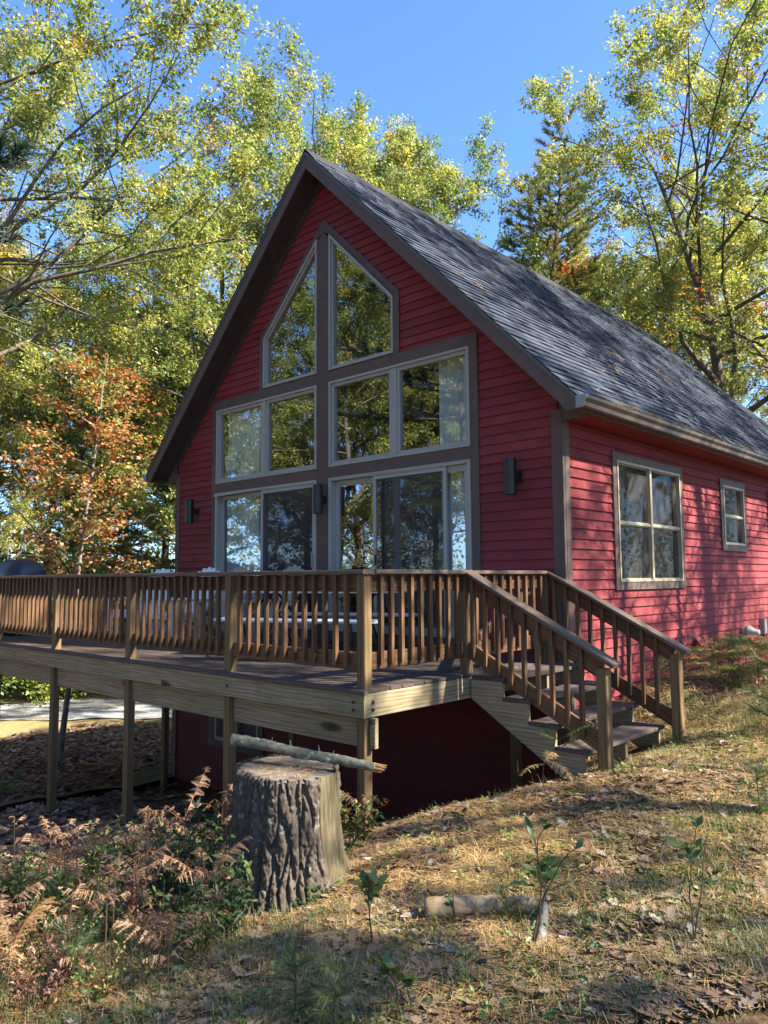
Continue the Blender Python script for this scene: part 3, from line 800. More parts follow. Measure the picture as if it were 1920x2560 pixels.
# wall lamps
def wall_lamp(x, label, z=1.945):
    t = empty('wall_lamp', (x, -.018, z)); tag(t, label, 'lamp', 'black cylinder lamps on the front wall')
    mb = MB(); mb.tube([(0, -.15, -.195), (0, -.15, .195)], .066, 24, False)
    mb.tube([(0, -.15, .150), (0, -.15, -.150)], .060, 20); mb.build('shade', M['black'], t, False)
    MB().box((-.04, -.09, -.05), (.04, -.016, .05), .004).build('arm', M['black'], t)
    MB().box((-.06, -.016, -.065), (.06, -.003, .065)).build('mounting_plate', M['black'], t)
wall_lamp(3.11, 'black cylinder wall lamp between the glazing and the right corner board')
wall_lamp(.03, 'black cylinder wall lamp on the brown post between the sliding doors', 1.93)
wall_lamp(-3.05, 'black cylinder wall lamp beside the downspout corner', 1.96)
# vents and meter box on the side wall
t = empty('exhaust_vent', (W+.018, 5.20, .02)); tag(t, 'off-white flared exhaust vent sticking out of the red side wall', 'vent')
MB().tube([(0, 0, 0), (.10, 0, 0), (.101, 0, 0)], [.055, .055, .05], 16).build('pipe', M['vent_grey'], t, True)
MB().tube([(.095, 0, 0), (.10, 0, 0), (.115, 0, 0), (.20, 0, -.01), (.235, 0, -.012), (.265, 0, -.012)], [.06, .098, .10, .055, .045, .043], 20).build('bell', M['vent_grey'], t, True)
t = empty('electric_box', (W+.018, 6.12, .06)); tag(t, 'small grey electric box with black cable on the red side wall', 'box')
MB().box((0, -.055, -.12), (.085, .055, .12), .006).build('case', M['endcap'], t)
MB().tube([(.04, 0, -.12), (.045, .01, -.25), (.03, .05, -.42), (.05, .12, -.6)], .011, 6).build('cable', M['black'], t)
MB().tube([(.05, .06, -.1), (.06, .2, -.11), (.05, .5, -.1)], .012, 6).build('cable', M['black'], t)
t = MB(); t.add([(0, -.09, .06), (0, .09, .06), (0, .09, -.08), (0, -.09, -.08), (.12, .09, -.075), (.12, -.09, -.075)], [(0, 1, 4, 5), (0, 5, 3), (1, 2, 4), (3, 5, 4, 2)])
o = t.build('vent_hood', M['red']); o.location = (W+.02, 3.36, .02); tag(o, 'red sloped vent hood low on the sunlit side wall', 'vent')

# ------------------------------------------------------------------ deck
R, D, XL, YL = 3.51, 2.8514, -6.15, 1.1
deck = empty('deck', (0, -1.4, -1.9), world_children=True)
tag(deck, 'raised wooden deck with baluster railing along the glazed gable front', 'deck')
rd = random.Random(9)
# deck boards run along X
nb = 20; bw = .1385
y = -D+.019
i = 0
while y < -.02:
    x1 = R+rd.uniform(-.006, .006)
    segs = [(XL, -2.6+rd.uniform(-1, 1)), (0, 0)]; c = segs[0][1]
    board('deck_board', c-XL-.003, bw, .026, M['deckboard'], deck, ((XL+c)/2, y+bw/2, -.013+rd.uniform(-.0015, .0015)), ch=.004)
    board('deck_board', x1-c, bw, .026, M['deckboard'], deck, ((x1+c)/2, y+bw/2, -.013+rd.uniform(-.0015, .0015)), ch=.004)
    y += bw+.005
while y < YL:
    board('deck_board', 2.42, bw, .026, M['deckboard'], deck, (XL+1.21, y+bw/2, -.013), ch=.004); y += bw+.005
# front edge board (picture frame)
board('edge_board', R-XL+.03, .034, .034, M['deckboard'], deck, ((R+XL)/2+.01, -D, -.018), ch=.005)
# rim joists, beam, inner joists
zr0, zr1 = -.032, -.215
def tl(name, L, H, T, loc, xdir=(1, 0, 0), zdir=(0, 1, 0), mat='treated', ch=.004): return board(name, L, H, T, M[mat], deck, loc, xdir, zdir, ch)
for (a, b) in ((XL, -3.0), (-2.998, -1.2), (-1.198, .62), (.622, R)):
    tl('rim_joist', b-a, .183, .04, ((a+b)/2, -D+.022, (zr0+zr1)/2))
tl('rim_joist', D-.073, .183, .04, (R-.02, -D+.043+(D-.073)/2, (zr0+zr1)/2), (0, 1, 0), (1, 0, 0))
tl('rim_joist', D+YL-.06, .183, .04, (XL+.02, (YL-D)/2+.03, (zr0+zr1)/2), (0, 1, 0), (1, 0, 0))
px = [3.445, 1.70, -.13, -1.965, -3.80, -5.63]
for j in range(len(px)-1):
    a, b = px[j+1], px[j]
    tl('beam', b-a-.092, .235, .04, ((a+b)/2, -D+.10, -.335))
tl('beam', .06, .225, .04, (3.522, -D+.10, -.335))
for k in range(10):
    tl('joist', D-.08-.06, .18, .038, (XL+.9+k*.9, -D/2-.005, -.125), (0, 1, 0), (1, 0, 0))
tl('ledger', 2*W, .18, .038, (0, -.042, -.125))
# support posts under the deck
for x in px:
    zg = thz(x, -D+.065)-.25
    tl('support_post', -.216-zg, .088, .088, (x, -D+.072, (-.216+zg)/2), (0, 0, 1), (1, 0, 0), 'post', .006)
for x in (3.3, -.13, -3.2):
    zg = thz(x, -.5)-.2
    tl('support_post', -.216-zg, .088, .088, (x, -.45, (-.216+zg)/2), (0, 0, 1), (1, 0, 0), 'post', .006)
# bolts at the corner
for (x, z) in ((3.40, -.10), (3.40, -.16), (1.75, -.12)):
    MB().tube([(x, -D-.001, z), (x, -D-.012, z)], .012, 8).build('bolt', M['black'], deck)
for (yy, z) in ((-D+.1, -.10), (-D+.1, -.16)):
    MB().tube([(R-.001, yy, z), (R+.010, yy, z)], .012, 8).build('bolt', M['black'], deck)
# railing posts
PF = -D+.075           # centre y of front posts
PX = R-.068            # centre x of side posts
def rpost(x, y, mat='post'): return board('railing_post', .888, .089, .089, M[mat], deck, (x, y, .4445), (0, 0, 1), (1, 0, 0), .006)
for x in px: rpost(x, PF)
Y2, Y3 = -1.445, -.075
for yy in (Y2, Y3): rpost(PX, yy)
for yy in (-.9, YL-.1): rpost(XL+.08, yy)
# rails: between posts set slightly inside; balusters outside
_bal = None
def baluster(x, y, outdir):
    """outdir: unit vector away from the deck; lower end cut at a slant, pointing outwards"""
    global _bal
    if _bal is None:
        mb = MB(); a = .0175
        # profile in (out, z): slanted foot
        prof = [(-a, .165), (a, .205), (a, .888), (-a, .888)]
        prof = [(-a, .200), (a, .160), (a, .888), (-a, .888)]
        mb.prism([(-a, p[0], p[1]) for p in prof], (2*a, 0, 0)); 
        # centre on its length so that grain runs along z
        _bal = mb.mesh('baluster', M['rail'])
        # rotate data so that local x is the length
        _bal.transform(Matrix.Rotation(RAD(90), 4, 'Y'))
    o = bpy.data.objects.new('baluster', _bal)
    ang = math.atan2(outdir[1], outdir[0])-math.pi/2
    o.matrix_basis = Matrix.Translation((x, y, rd.uniform(-.004, .004))) @ Matrix.Rotation(ang+rd.uniform(-.02, .02), 4, 'Z') @ Matrix.Rotation(RAD(-90), 4, 'Y')
    return link(o, deck)
def rail_run(p0, p1, outdir, n=None):
    p0 = Vector((*p0, 0)); p1 = Vector((*p1, 0)); d = p1-p0; L = d.length; u = d/L; o = Vector((*outdir, 0))
    mid = (p0+p1)/2
    board('rail', L, .138, .037, M['rail'], deck, mid-o*.012+Vector((0, 0, .819)), u, o, .004)
    board('rail', L, .138, .037, M['rail'], deck, mid-o*.012+Vector((0, 0, .205)), u, o, .004)
    n = n or max(1, round(L/.127)-1)
    for k in range(n):
        q = p0+u*(L*(k+1)/(n+1)); baluster(q.x+o.x*.025, q.y+o.y*.025, outdir)
for j in range(len(px)-1): rail_run((px[j+1]+.045, PF), (px[j]-.045, PF), (0, -1))
rail_run((PX, PF+.045), (PX, Y2-.045), (1, 0), 9)
rail_run((XL+.08, PF+.05), (XL+.08, -.945), (-1, 0)); rail_run((XL+.08, -.855), (XL+.08, YL-.145), (-1, 0))
# cap rails
def cap(a, b, z=.910, w=.140):
    a, b = Vector(a), Vector(b); board('cap_rail', (b-a).length, w, .037, M['cap'], deck, (a+b)/2+Vector((0, 0, z)), b-a, (0, 0, 1), .006)
cap((XL, PF-.01, 0), (-1.2, PF-.01, 0)); cap((-1.196, PF-.01, 0), (R-.0, PF-.01, 0))
cap((PX+.01, PF+.063, 0), (PX+.01, Y2+.02, 0)); cap((XL+.08, PF+.063, 0), (XL+.08, YL, 0))
# gate at the head of the stairs
gate = empty('gate', (PX, Y2+.05, .05), world_children=True); tag(gate, 'wooden baluster gate with diagonal brace closing the head of the stairs', 'gate')
def gb(name, L, Wd, T, loc, xdir, zdir=(1, 0, 0), mat='rail'): return board(name, L, Wd, T, M[mat], gate, loc, xdir, zdir, .004)
ga, gbb = Y2+.055, Y3-.055; gl = gbb-ga; gm = (ga+gbb)/2
gb('gate_rail', gl, .138, .037, (PX-.012, gm, .815), (0, 1, 0)); gb('gate_rail', gl, .138, .037, (PX-.012, gm, .205), (0, 1, 0))
gb('gate_cap', gl+.02, .13, .035, (PX+.005, gm, .9085), (0, 1, 0), (0, 0, 1), 'cap')
gb('brace', math.hypot(gl*.94, .60), .085, .036, (PX-.049, gm, .505), (0, gl*.94, .60))
for k in range(9):
    o = baluster(PX+.025, ga+gl*(k+.5)/9, (1, 0)); o.parent = gate; o.matrix_parent_inverse = Matrix.Translation(-gate.location)

# ------------------------------------------------------------------ stairs
st = empty('staircase', (4.1, -.75, -.68), world_children=True); tag(st, 'short wooden flight of steps with sloping handrails down from the deck', 'staircase')
prof = [(3.532, -.045), (3.86, -.045), (3.86, -.208), (4.115, -.208), (4.115, -.380), (4.365, -.380), (4.365, -.552), (4.615, -.552), (4.62, -.70), (4.50, -.80), (3.532, -.215)]
for yy in (Y2-.055, (Y2+Y3)/2, Y3+.0):
    c = Vector((4.07, 0, -.42)); mb = MB(); mb.prism([(x-c.x, -.019, z-c.z) for x, z in prof], (0, .038, 0))
    o = mb.build('stringer', M['treated'], st); o.location = (c.x, yy+.02, c.z)
def tread(x0, x1, z):
    w = (x1-x0-.006)/2
    for q in range(2):
        board('tread', Y3-Y2+.12, w, .034, M['deckboard'], st, (x0+w/2+q*(w+.006), (Y2+Y3)/2, z-.017), (0, 1, 0), (0, 0, 1), .005)
tread(3.545, 3.89, -.008); tread(3.865, 4.15, -.172); tread(4.12, 4.405, -.345); tread(4.37, 4.66, -.517)
for yy, bot in ((Y2-.03, 0), (Y3+.02, 0)):
    zg = thz(4.80, yy)
    L = .14-zg+.10
    board('newel_post', L, .089, .089, M['post'], st, (4.80, yy, .14-L/2), (0, 0, 1), (1, 0, 0), .006)
    a = Vector((3.50, yy, .885)); b = Vector((4.91, yy, .150)); d = (b-a).normalized()
    up = Vector((0, 0, 1)); up = (up-d*up.dot(d)).normalized()
    board('handrail', (b-a).length, .140, .037, M['cap'], st, (a+b)/2+up*.018, d, up, .006)
    a2 = a+Vector((.0, .02, 0)); b2 = Vector((4.80, yy+.02, .885-.735/1.41*1.30)); a2 = Vector((3.50, yy+.02, .885))
    board('stair_rail', (b2-a2).length, .138, .037, M['rail'], st, (a2+b2)/2-up*.072, d, (0, 1, 0), .004)
    board('stair_rail', (b2-a2).length, .138, .037, M['rail'], st, (a2+b2)/2-up*.072-Vector((0, 0, .60)), d, (0, 1, 0), .004)
    for k in range(9):
        x = 3.555+k*.133
        t = (x-a.x)/(b.x-a.x); zt = a.z+(b.z-a.z)*t-.01; L = .70
        board('baluster', L, .036, .036, M['rail'], st, (x, yy-.019, zt-L/2), (0, 0, 1), (0, 1, 0), .002)

# ------------------------------------------------------------------ things on the deck
def adirondack(mat):
    t = empty('deck_chair')
    def bx(nm, L, Wd, T, loc, xd, zd): return board(nm, L, Wd, T, mat, t, loc, xd, zd, .006)
    # chair faces -Y
    bd = Vector((0, .36, .93)).normalized()
    hs = [.60, .675, .715, .73, .715, .675, .60]
    for k, hgt in enumerate(hs):
        x = (k-3)*.083; fan = (k-3)*.055
        d = Vector((fan, .36, .93)).normalized()
        base = Vector((x*.82, .14, .30)); 
        m_ = MB(); L = hgt+.06; w2 = .037
        # rounded top
        sk = (k-3)*.010
        pts = [(0, -w2), (L-.035-max(0, -sk), -w2*1.38), (L-sk*.6*0-abs(sk)*.2+sk*.4, -w2*.8), (L-abs(sk)*.2-sk*.4, w2*.8), (L-.035-max(0, sk), w2*1.38), (0, w2)]
        m_.prism([(p, q, -.01) for p, q in pts], (0, 0, .02))
        o = bpy.data.objects.new('back_slat', m_.mesh('back_slat', mat))
        zd = Vector((0, -1, .36)).normalized(); zd = (zd-d*zd.dot(d)).normalized(); yd = zd.cross(d)
        mm = Matrix((d, yd, zd)).transposed().to_4x4(); mm.translation = base; o.matrix_basis = mm; link(o, t)
    sdir = Vector((0, -.97, .22))
    for k in range(6):
        p = Vector((0, .14, .27))+sdir*(.05+k*.092)
        bx('seat_slat', .52, .083, .022, p, (1, 0, 0), Vector((0, .22, .97)))
    for s in (-1, 1):
        bx('arm', .72, .13, .024, (s*.33, -.10, .575), (0, 1, 0), (0, 0, 1))
        bx('leg', .56, .10, .028, (s*.285, -.36, .28), (0, 0, 1), (1, 0, 0))
        d = Vector((0, .86, -.38)).normalized()
        bx('leg', .98, .11, .028, (s*.255, -.02, .215), d, (1, 0, 0))
    bx('apron', .54, .12, .022, (0, -.385, .36), (1, 0, 0), (0, 1, 0))
    bx('brace', .60, .07, .024, (0, .275, .56), (1, 0, 0), (0, 1, .3))
    return t
cw = adirondack(M['white']); ct = adirondack(M['taupe'])
cw.location = (-3.05, -.98, 0); cw.rotation_euler.z = RAD(12)
tag(cw, 'white slatted garden chair next to the hooked pole, far end of the chair row', 'chair', 'slatted chairs along the front wall')
c2 = copy_tree(cw); c2.location = (-1.92, -.95, 0); c2.rotation_euler.z = RAD(2); tag(c2, 'white slatted garden chair in front of the left red wall panel')
ct.location = (-1.15, -.98, 0); ct.rotation_euler.z = RAD(-4)
tag(ct, 'taupe slatted garden chair by the left pane of the left sliding door', 'chair', 'slatted chairs along the front wall')
c4 = copy_tree(ct); c4.location = (-.10, -.93, 0); c4.rotation_euler.z = RAD(-10); tag(c4, 'taupe slatted garden chair in front of the left screen door, nearest the table')
# folding picnic table
pt = empty('picnic_table', (1.22, -1.18, 0), RAD(24)); tag(pt, 'white folding picnic table with benches and black legs behind the railing', 'table')
MB().box((-.92, -.37, .70), (.92, .37, .74), .012).build('table_top', M['tablewhite'], pt)
for s in (-1, 1):
    MB().box((-.90, s*.72-.13, .405), (.90, s*.72+.13, .44), .010).build('bench', M['tablewhite'], pt)
for sx in (-1, 1):
    x = sx*.62
    mb = MB()
    mb.tube([(x, -.62, .40), (x, -.15, .68), (x, .15, .68), (x, .62, .40)], .014, 8)
    mb.tube([(x, -.72, .40), (x, -.50, .02), (x, .50, .02), (x, .72, .40)], .014, 8)
    mb.tube([(x*.9, -.45, .03), (x*.9, .20, .69)], .012, 8); mb.tube([(x*.9, .45, .03), (x*.9, -.20, .69)], .012, 8)
    mb.tube([(x, -.8, .40), (x, .8, .40)], .012, 8)
    mb.tube([(x, 0, .42), (sx*.12, 0, .68)], .010, 8)
    mb.build('leg_frame', M['black'], pt, True)
# covered grill
def grill_cover():
    n, lv = 48, 22; V = []; F = []
    for j in range(lv+1):
        t = j/lv
        z = .10+1.10*t
        k = 1.0 if t < .68 else max(.02, math.sqrt(max(0, 1-((t-.68)/.32)**2)))
        wx = .62*(.55+.45*k if t > .68 else 1)*(1.0 if t < .5 else 1-.16*(t-.5)/.5); wy = .32*(.25+.75*k)
        if j == lv: wx *= .82
        for i in range(n):
            a = 2*math.pi*i/n; ca, sa = math.cos(a), math.sin(a)
            e = .45
            x = wx*math.copysign(abs(ca)**e, ca); y = wy*math.copysign(abs(sa)**e, sa)
            f = .014*math.sin(a*9+t*3)*(1-t)+.012*mnoise.noise((x*4, y*4, z*5))
            V.append((x*(1+f), y*(1+f*2), z+.02*mnoise.noise((x*3, y*3, 2.7))))
    for j in range(lv):
        for i in range(n): F.append((j*n+i, j*n+(i+1) % n, (j+1)*n+(i+1) % n, (j+1)*n+i))
    me = bpy.data.meshes.new('cover'); me.from_pydata(V, [], F+[tuple(range(lv*n, lv*n+n))]); me.materials.append(M['cover'])
    me.polygons.foreach_set('use_smooth', [True]*len(me.polygons)); return me
t = empty('covered_grill', (-5.25, -1.95, 0)); tag(t, 'grill under a dark navy cover at the far end of the deck', 'grill')
link(bpy.data.objects.new('cover', grill_cover()), t)
for sx in (-.5, .5):
    MB().tube([(sx, -.2, .055), (sx, -.16, .055)], .055, 16).build('wheel', M['black'], t)
    MB().box((sx-.02, .14, 0), (sx+.02, .2, .3)).build('cart_leg', M['black'], t)
# shepherd hooks on the far railing
def hook(pts, loc, label, r=.014):
    P = [Vector(p) for p in pts]; Q = []
    for i in range(len(P)-1):
        p0 = P[max(i-1, 0)]; p1 = P[i]; p2 = P[i+1]; p3 = P[min(i+2, len(P)-1)]
        for k in range(6):
            t = k/6; Q.append(.5*((2*p1)+(p2-p0)*t+(2*p0-5*p1+4*p2-p3)*t*t+(3*p1-p0-3*p2+p3)*t**3))
    Q.append(P[-1])
    o = MB().tube(Q, r, 7).build('plant_hanger', M['black'], None, True); o.location = loc
    return tag(o, label, 'plant hanger')
hook([(0, 0, 0), (0, 0, .6), (0, 0, .95), (0, .04, 1.08), (0, .16, 1.20), (0, .30, 1.215), (0, .42, 1.15), (0, .52, 1.05), (0, .58, 1.035), (0, .62, 1.09)], (XL+.08, .72, .93), 'black shepherd hook rising from the far railing, pole upright')
hook([(0, 0, -.02), (0, -.02, .06), (0, -.10, .2), (0, -.42, .55), (0, -.88, 1.05), (0, -1.0, 1.15), (0, -1.14, 1.20), (0, -1.30, 1.17)], (XL+.08, -.72, .95), 'black plant hanger slanting up from the far railing towards the covered grill')
# drain pipe on the ground
mb = MB(); P = [(-3.86, .30, -2.30), (-3.80, .12, -2.40), (-3.72, -.15, -2.40)]
pts = [Vector((-3.75, .30, -2.2)), Vector((-3.78, .20, -2.36)), Vector((-3.62, -.10, -2.385))]
for k in range(1, 9):
    t = k/8; x = -3.62+(-2.45+3.62)*t*.95; y = -.1+(-3.5+.1)*t; pts.append(Vector((x, y, max(thz(x, y)+.07, -2.385+.22*t))))
rect_tube(mb, pts, .055, .05); o = mb.build('drain_pipe', M['black']); tag(o, 'black square drain pipe running along the ground from the house corner', 'pipe')

# ------------------------------------------------------------------ trees
M['bark_oak'] = paint('grey_oak_bark', (.11, .092, .072), rough=.95, nscale=14, amp=.5, dirt=(.26, .27, .22))
M['bark_pine'] = paint('dark_pine_bark', (.085, .068, .055), rough=.95, nscale=14, amp=.5)
M['bark_pale'] = paint('pale_maple_bark', (.19, .165, .135), rough=.9, nscale=9, amp=.4)
M['oak_leaf'] = leafmat('oak_leaves', [(0, (.05, .088, .024)), (.22, (.125, .185, .052)), (.45, (.27, .305, .085)), (.64, (.47, .43, .125)), (.80, (.58, .42, .11)), (.90, (.45, .16, .04)), (1, (.28, .06, .03))], .48, .06, .18)
M['pine_needle'] = leafmat('pine_needles', [(0, (.014, .036, .020)), (.3, (.050, .095, .038)), (.6, (.15, .19, .060)), (.85, (.28, .26, .085)), (1, (.26, .16, .07))], .3, .06, .2)
M['maple_leaf'] = leafmat('orange_maple_leaves', [(0, (.12, .05, .028)), (.35, (.33, .13, .06)), (.6, (.46, .215, .095)), (.8, (.46, .32, .12)), (1, (.22, .27, .07))], .42, .05, .0)
M['green_leaf'] = leafmat('understory_leaves', [(0, (.05, .10, .022)), (.4, (.16, .25, .05)), (.75, (.36, .40, .09)), (1, (.48, .38, .09))], .5, .05, .25)

def rand_unit(rng, n):
    v = rng.normal(size=(n, 3)); return v/np.linalg.norm(v, axis=1, keepdims=True)
def leaf_cards(pos, size, rng, tint, aspect=.55, upbias=.5, droop=.0, axis=None):
    """folded rhombus leaves; pos (n,3), size (n,)"""
    n = len(pos)
    nr = rand_unit(rng, n); nr[:, 2] = np.abs(nr[:, 2])+upbias; nr /= np.linalg.norm(nr, axis=1, keepdims=True)
    a = rand_unit(rng, n) if axis is None else axis+rng.normal(size=(n, 3))*.5
    a -= nr*np.sum(a*nr, 1, keepdims=True); a /= np.linalg.norm(a, axis=1, keepdims=True)+1e-9
    a[:, 2] -= droop; a /= np.linalg.norm(a, axis=1, keepdims=True)
    b = np.cross(nr, a); L = size[:, None]; w = L*aspect*.5
    fold = nr*(L*.10)
    P0 = pos; P1 = pos+a*L*.45+b*w+fold; P2 = pos+a*L; P3 = pos+a*L*.45-b*w+fold
    V = np.stack([P0, P1, P2, P3], 1).reshape(-1, 3)
    i = np.arange(n)*4
    F = np.concatenate([np.stack([i, i+1, i+2], 1), np.stack([i, i+2, i+3], 1)])
    return V, F, np.concatenate([tint, tint])

class Tree:
    def __init__(s, seed): s.r = random.Random(seed); s.rng = np.random.default_rng(seed); s.mb = MB(); s.anch = []
    def limb(s, p, d, L, r0, r1, n, wander, up, seg):
        p = Vector(p); d = Vector(d).normalized(); pts = [p.copy()]; dirs = [d.copy()]
        for i in range(n):
            d = (d+Vector((s.r.gauss(0, wander), s.r.gauss(0, wander), s.r.gauss(0, wander)+up))).normalized()
            p = p+d*(L/n); pts.append(p.copy()); dirs.append(d.copy())
        rad = [r0+(r1-r0)*(i/n)**.8 for i in range(n+1)]
        s.mb.tube(pts, rad, seg, False); return pts, dirs, rad
    def side(s, d, ang):
        d = Vector(d).normalized(); o = d.orthogonal().normalized(); o = Matrix.Rotation(s.r.uniform(0, 2*math.pi), 3, d) @ o
        return (d*math.cos(ang)+o*math.sin(ang)).normalized()

def make_oak(seed, H=16, spread=.42, trunk_r=.2, clear=.32, n1=15, n2=8, n3=6, cl=4, per=13, leaf=.12, lean=(0, 0), orange=.05, mean=.48, limbs=None):
    T = Tree(seed); r = T.r
    pts, dirs, rad = T.limb((0, 0, -.3), (lean[0], lean[1], 1), H*.93, trunk_r*1.15, trunk_r*.12, 12, .05, .03, 9)
    def along(P, t):
        f = t*(len(P)-1); i = min(int(f), len(P)-2); return P[i].lerp(P[i+1], f-i)
    specs = []
    for k in range(n1):
        t = clear+(.97-clear)*(k+.5*r.random())/n1
        prof = math.sin(math.pi*min(1, (t-clear)/(1-clear)*.85+.18))
        L = H*spread*(.45+.75*prof)*r.uniform(.8, 1.15)
        specs.append((t, r.uniform(0, 6.283)+k*2.4, L, r.uniform(.25, .75)))
    if limbs: specs += limbs
    for (t, az, L, el) in specs:
        p = along(pts, t); rr0 = trunk_r*(1.05-t)*.55+.012
        d = Vector((math.cos(az)*math.cos(el), math.sin(az)*math.cos(el), math.sin(el)))
        P, Dd, Rr = T.limb(p, d, L, rr0, .012, 7, .14, .035, 6)
        for j in range(n2):
            q = .2+.8*(j+r.random()*.6)/n2; L2 = L*(.50-.28*q)*r.uniform(.8, 1.3)+.35
            P2, D2, R2 = T.limb(along(P, min(q, 1)), T.side(Dd[min(int(q*7), 7)], r.uniform(.5, 1.05)), L2, rr0*.34*(1.1-q)+.006, .004, 4, .2, .05, 4)
            for m in range(n3):
                q2 = .35+.65*(m+r.random())/n3
                P3, D3, R3 = T.limb(along(P2, min(q2, 1)), T.side(D2[min(int(q2*4), 4)], r.uniform(.4, 1.1)), r.uniform(.35, .8), .006, .002, 2, .2, .02, 3)
                for c in range(cl):
                    a = along(P3, .3+.7*c/max(1, cl-1)); T.anch.append((a.x, a.y, a.z))
    A = np.array(T.anch); rng = T.rng; n = len(A)
    base = np.clip(rng.normal(mean, .13, n), .02, .78)
    zt = (A[:, 2]-A[:, 2].min())/(np.ptp(A[:, 2])+1e-6)
    base = np.clip(base+(zt-.5)*.12, .02, .8)
    # orange sprays in patches
    ctr = A[rng.choice(n, max(1, int(n*.012)))]
    for c in ctr:
        if rng.random() < orange*8: base[np.linalg.norm(A-c, axis=1) < rng.uniform(.4, .8)] = rng.uniform(.82, .97)
    pos = np.repeat(A, per, 0)+rng.normal(size=(n*per, 3))*np.array([.10, .10, .085])
    tint = np.clip(np.repeat(base, per)+rng.normal(0, .07, n*per), 0, 1)
    V, F, t2 = leaf_cards(pos, rng.uniform(.7, 1.3, len(pos))*leaf, rng, tint, .58, .35, .35)
    return T.mb.mesh('trunk', M['bark_oak'], True), np_mesh('crown', V, F, M['oak_leaf'], tint=t2)

def needles(pos, dirs, per, length, width, rng, tint, cone=.75):
    n = len(pos); N_ = n*per
    p = np.repeat(pos, per, 0); d = np.repeat(dirs, per, 0)+rand_unit(rng, N_)*cone
    d /= np.linalg.norm(d, axis=1, keepdims=True)
    sidev = np.cross(d, rand_unit(rng, N_)); sidev /= np.linalg.norm(sidev, axis=1, keepdims=True)+1e-9
    L = (length*rng.uniform(.7, 1.2, N_))[:, None]
    p = p-np.repeat(dirs, per, 0)*rng.uniform(0, length*.9, N_)[:, None]
    tip = p+d*L; tip[:, 2] -= L[:, 0]*.08
    V = np.stack([p+sidev*width*.5, p-sidev*width*.5, tip], 1).reshape(-1, 3)
    F = np.arange(N_*3).reshape(-1, 3)
    return V, F, np.clip(np.repeat(tint, per)+rng.normal(0, .08, N_), 0, 1)

def make_pine(seed, H=17, trunk_r=.17, clear=.3, gap=.62, nb=5, blen=2.9, per=22, nl=.15, wd=.010, mean=.42, zlo=None, brown=.03):
    T = Tree(seed); r = T.r
    pts, dirs, rad = T.limb((0, 0, -.3), (0, 0, 1), H, trunk_r*1.1, .015, 12, .018, .03, 8)
    pos = []; dr = []; tn = []
    z = H*clear; k = 0
    while z < H-.15:
        f = (z-H*clear)/(H*(1-clear))
        for b in range(nb if f < .9 else 3):
            az = k*1.3+b*2*math.pi/nb+r.uniform(-.3, .3); el = .05+.55*f+r.uniform(-.12, .12)
            L = blen*(1.0-.86*f**1.25)*r.uniform(.65, 1.12)
            i = min(int((z+.3)/H*12), 11); p = Vector((pts[i].x, pts[i].y, z))
            P, Dd, Rr = T.limb(p, (math.cos(az)*math.cos(el), math.sin(az)*math.cos(el), math.sin(el)), L, .032*(1-f)+.010, .004, 5, .07, .05, 5)
            cb = r.gauss(mean, .12)
            dead = r.random() < brown
            m = max(3, int(L*4.6))
            for j in range(m):
                q = .22+.78*(j+r.random())/m
                fi = q*5; ii_ = min(int(fi), 4); a = P[ii_].lerp(P[ii_+1], fi-ii_)
                d = Dd[ii_]; s_ = 1 if j % 2 else -1
                lat = d.cross(Vector((0, 0, 1))).normalized()*s_
                sd_ = (d*.75+lat*r.uniform(.5, 1.0)+Vector((0, 0, r.uniform(.0, .35)))).normalized()
                l2 = (.22+.55*(1-q))*min(1, L*.5)*r.uniform(.7, 1.2)
                e = a+sd_*l2
                if l2 > .2: T.mb.tube([a, e], [.006, .003], 3, False)
                for tt in np.linspace(.35, 1, max(1, int(l2/.13))):
                    c = a+sd_*l2*tt; pos.append((c.x, c.y, c.z)); dr.append(tuple((sd_+Vector((0, 0, .25))).normalized())); tn.append(.97 if dead else cb)
            e = P[-1]; pos.append(tuple(e)); dr.append(tuple(Dd[-1])); tn.append(cb)
        z += gap*r.uniform(.8, 1.25)*(1-.35*f); k += 1
    e = pts[-1]; pos.append(tuple(e)); dr.append((0, 0, 1)); tn.append(mean)
    V, F, t2 = needles(np.array(pos), np.array(dr), per, nl, wd, T.rng, np.clip(np.array(tn), 0, 1))
    return T.mb.mesh('trunk', M['bark_pine'], True), np_mesh('crown', V, F, M['pine_needle'], tint=t2)

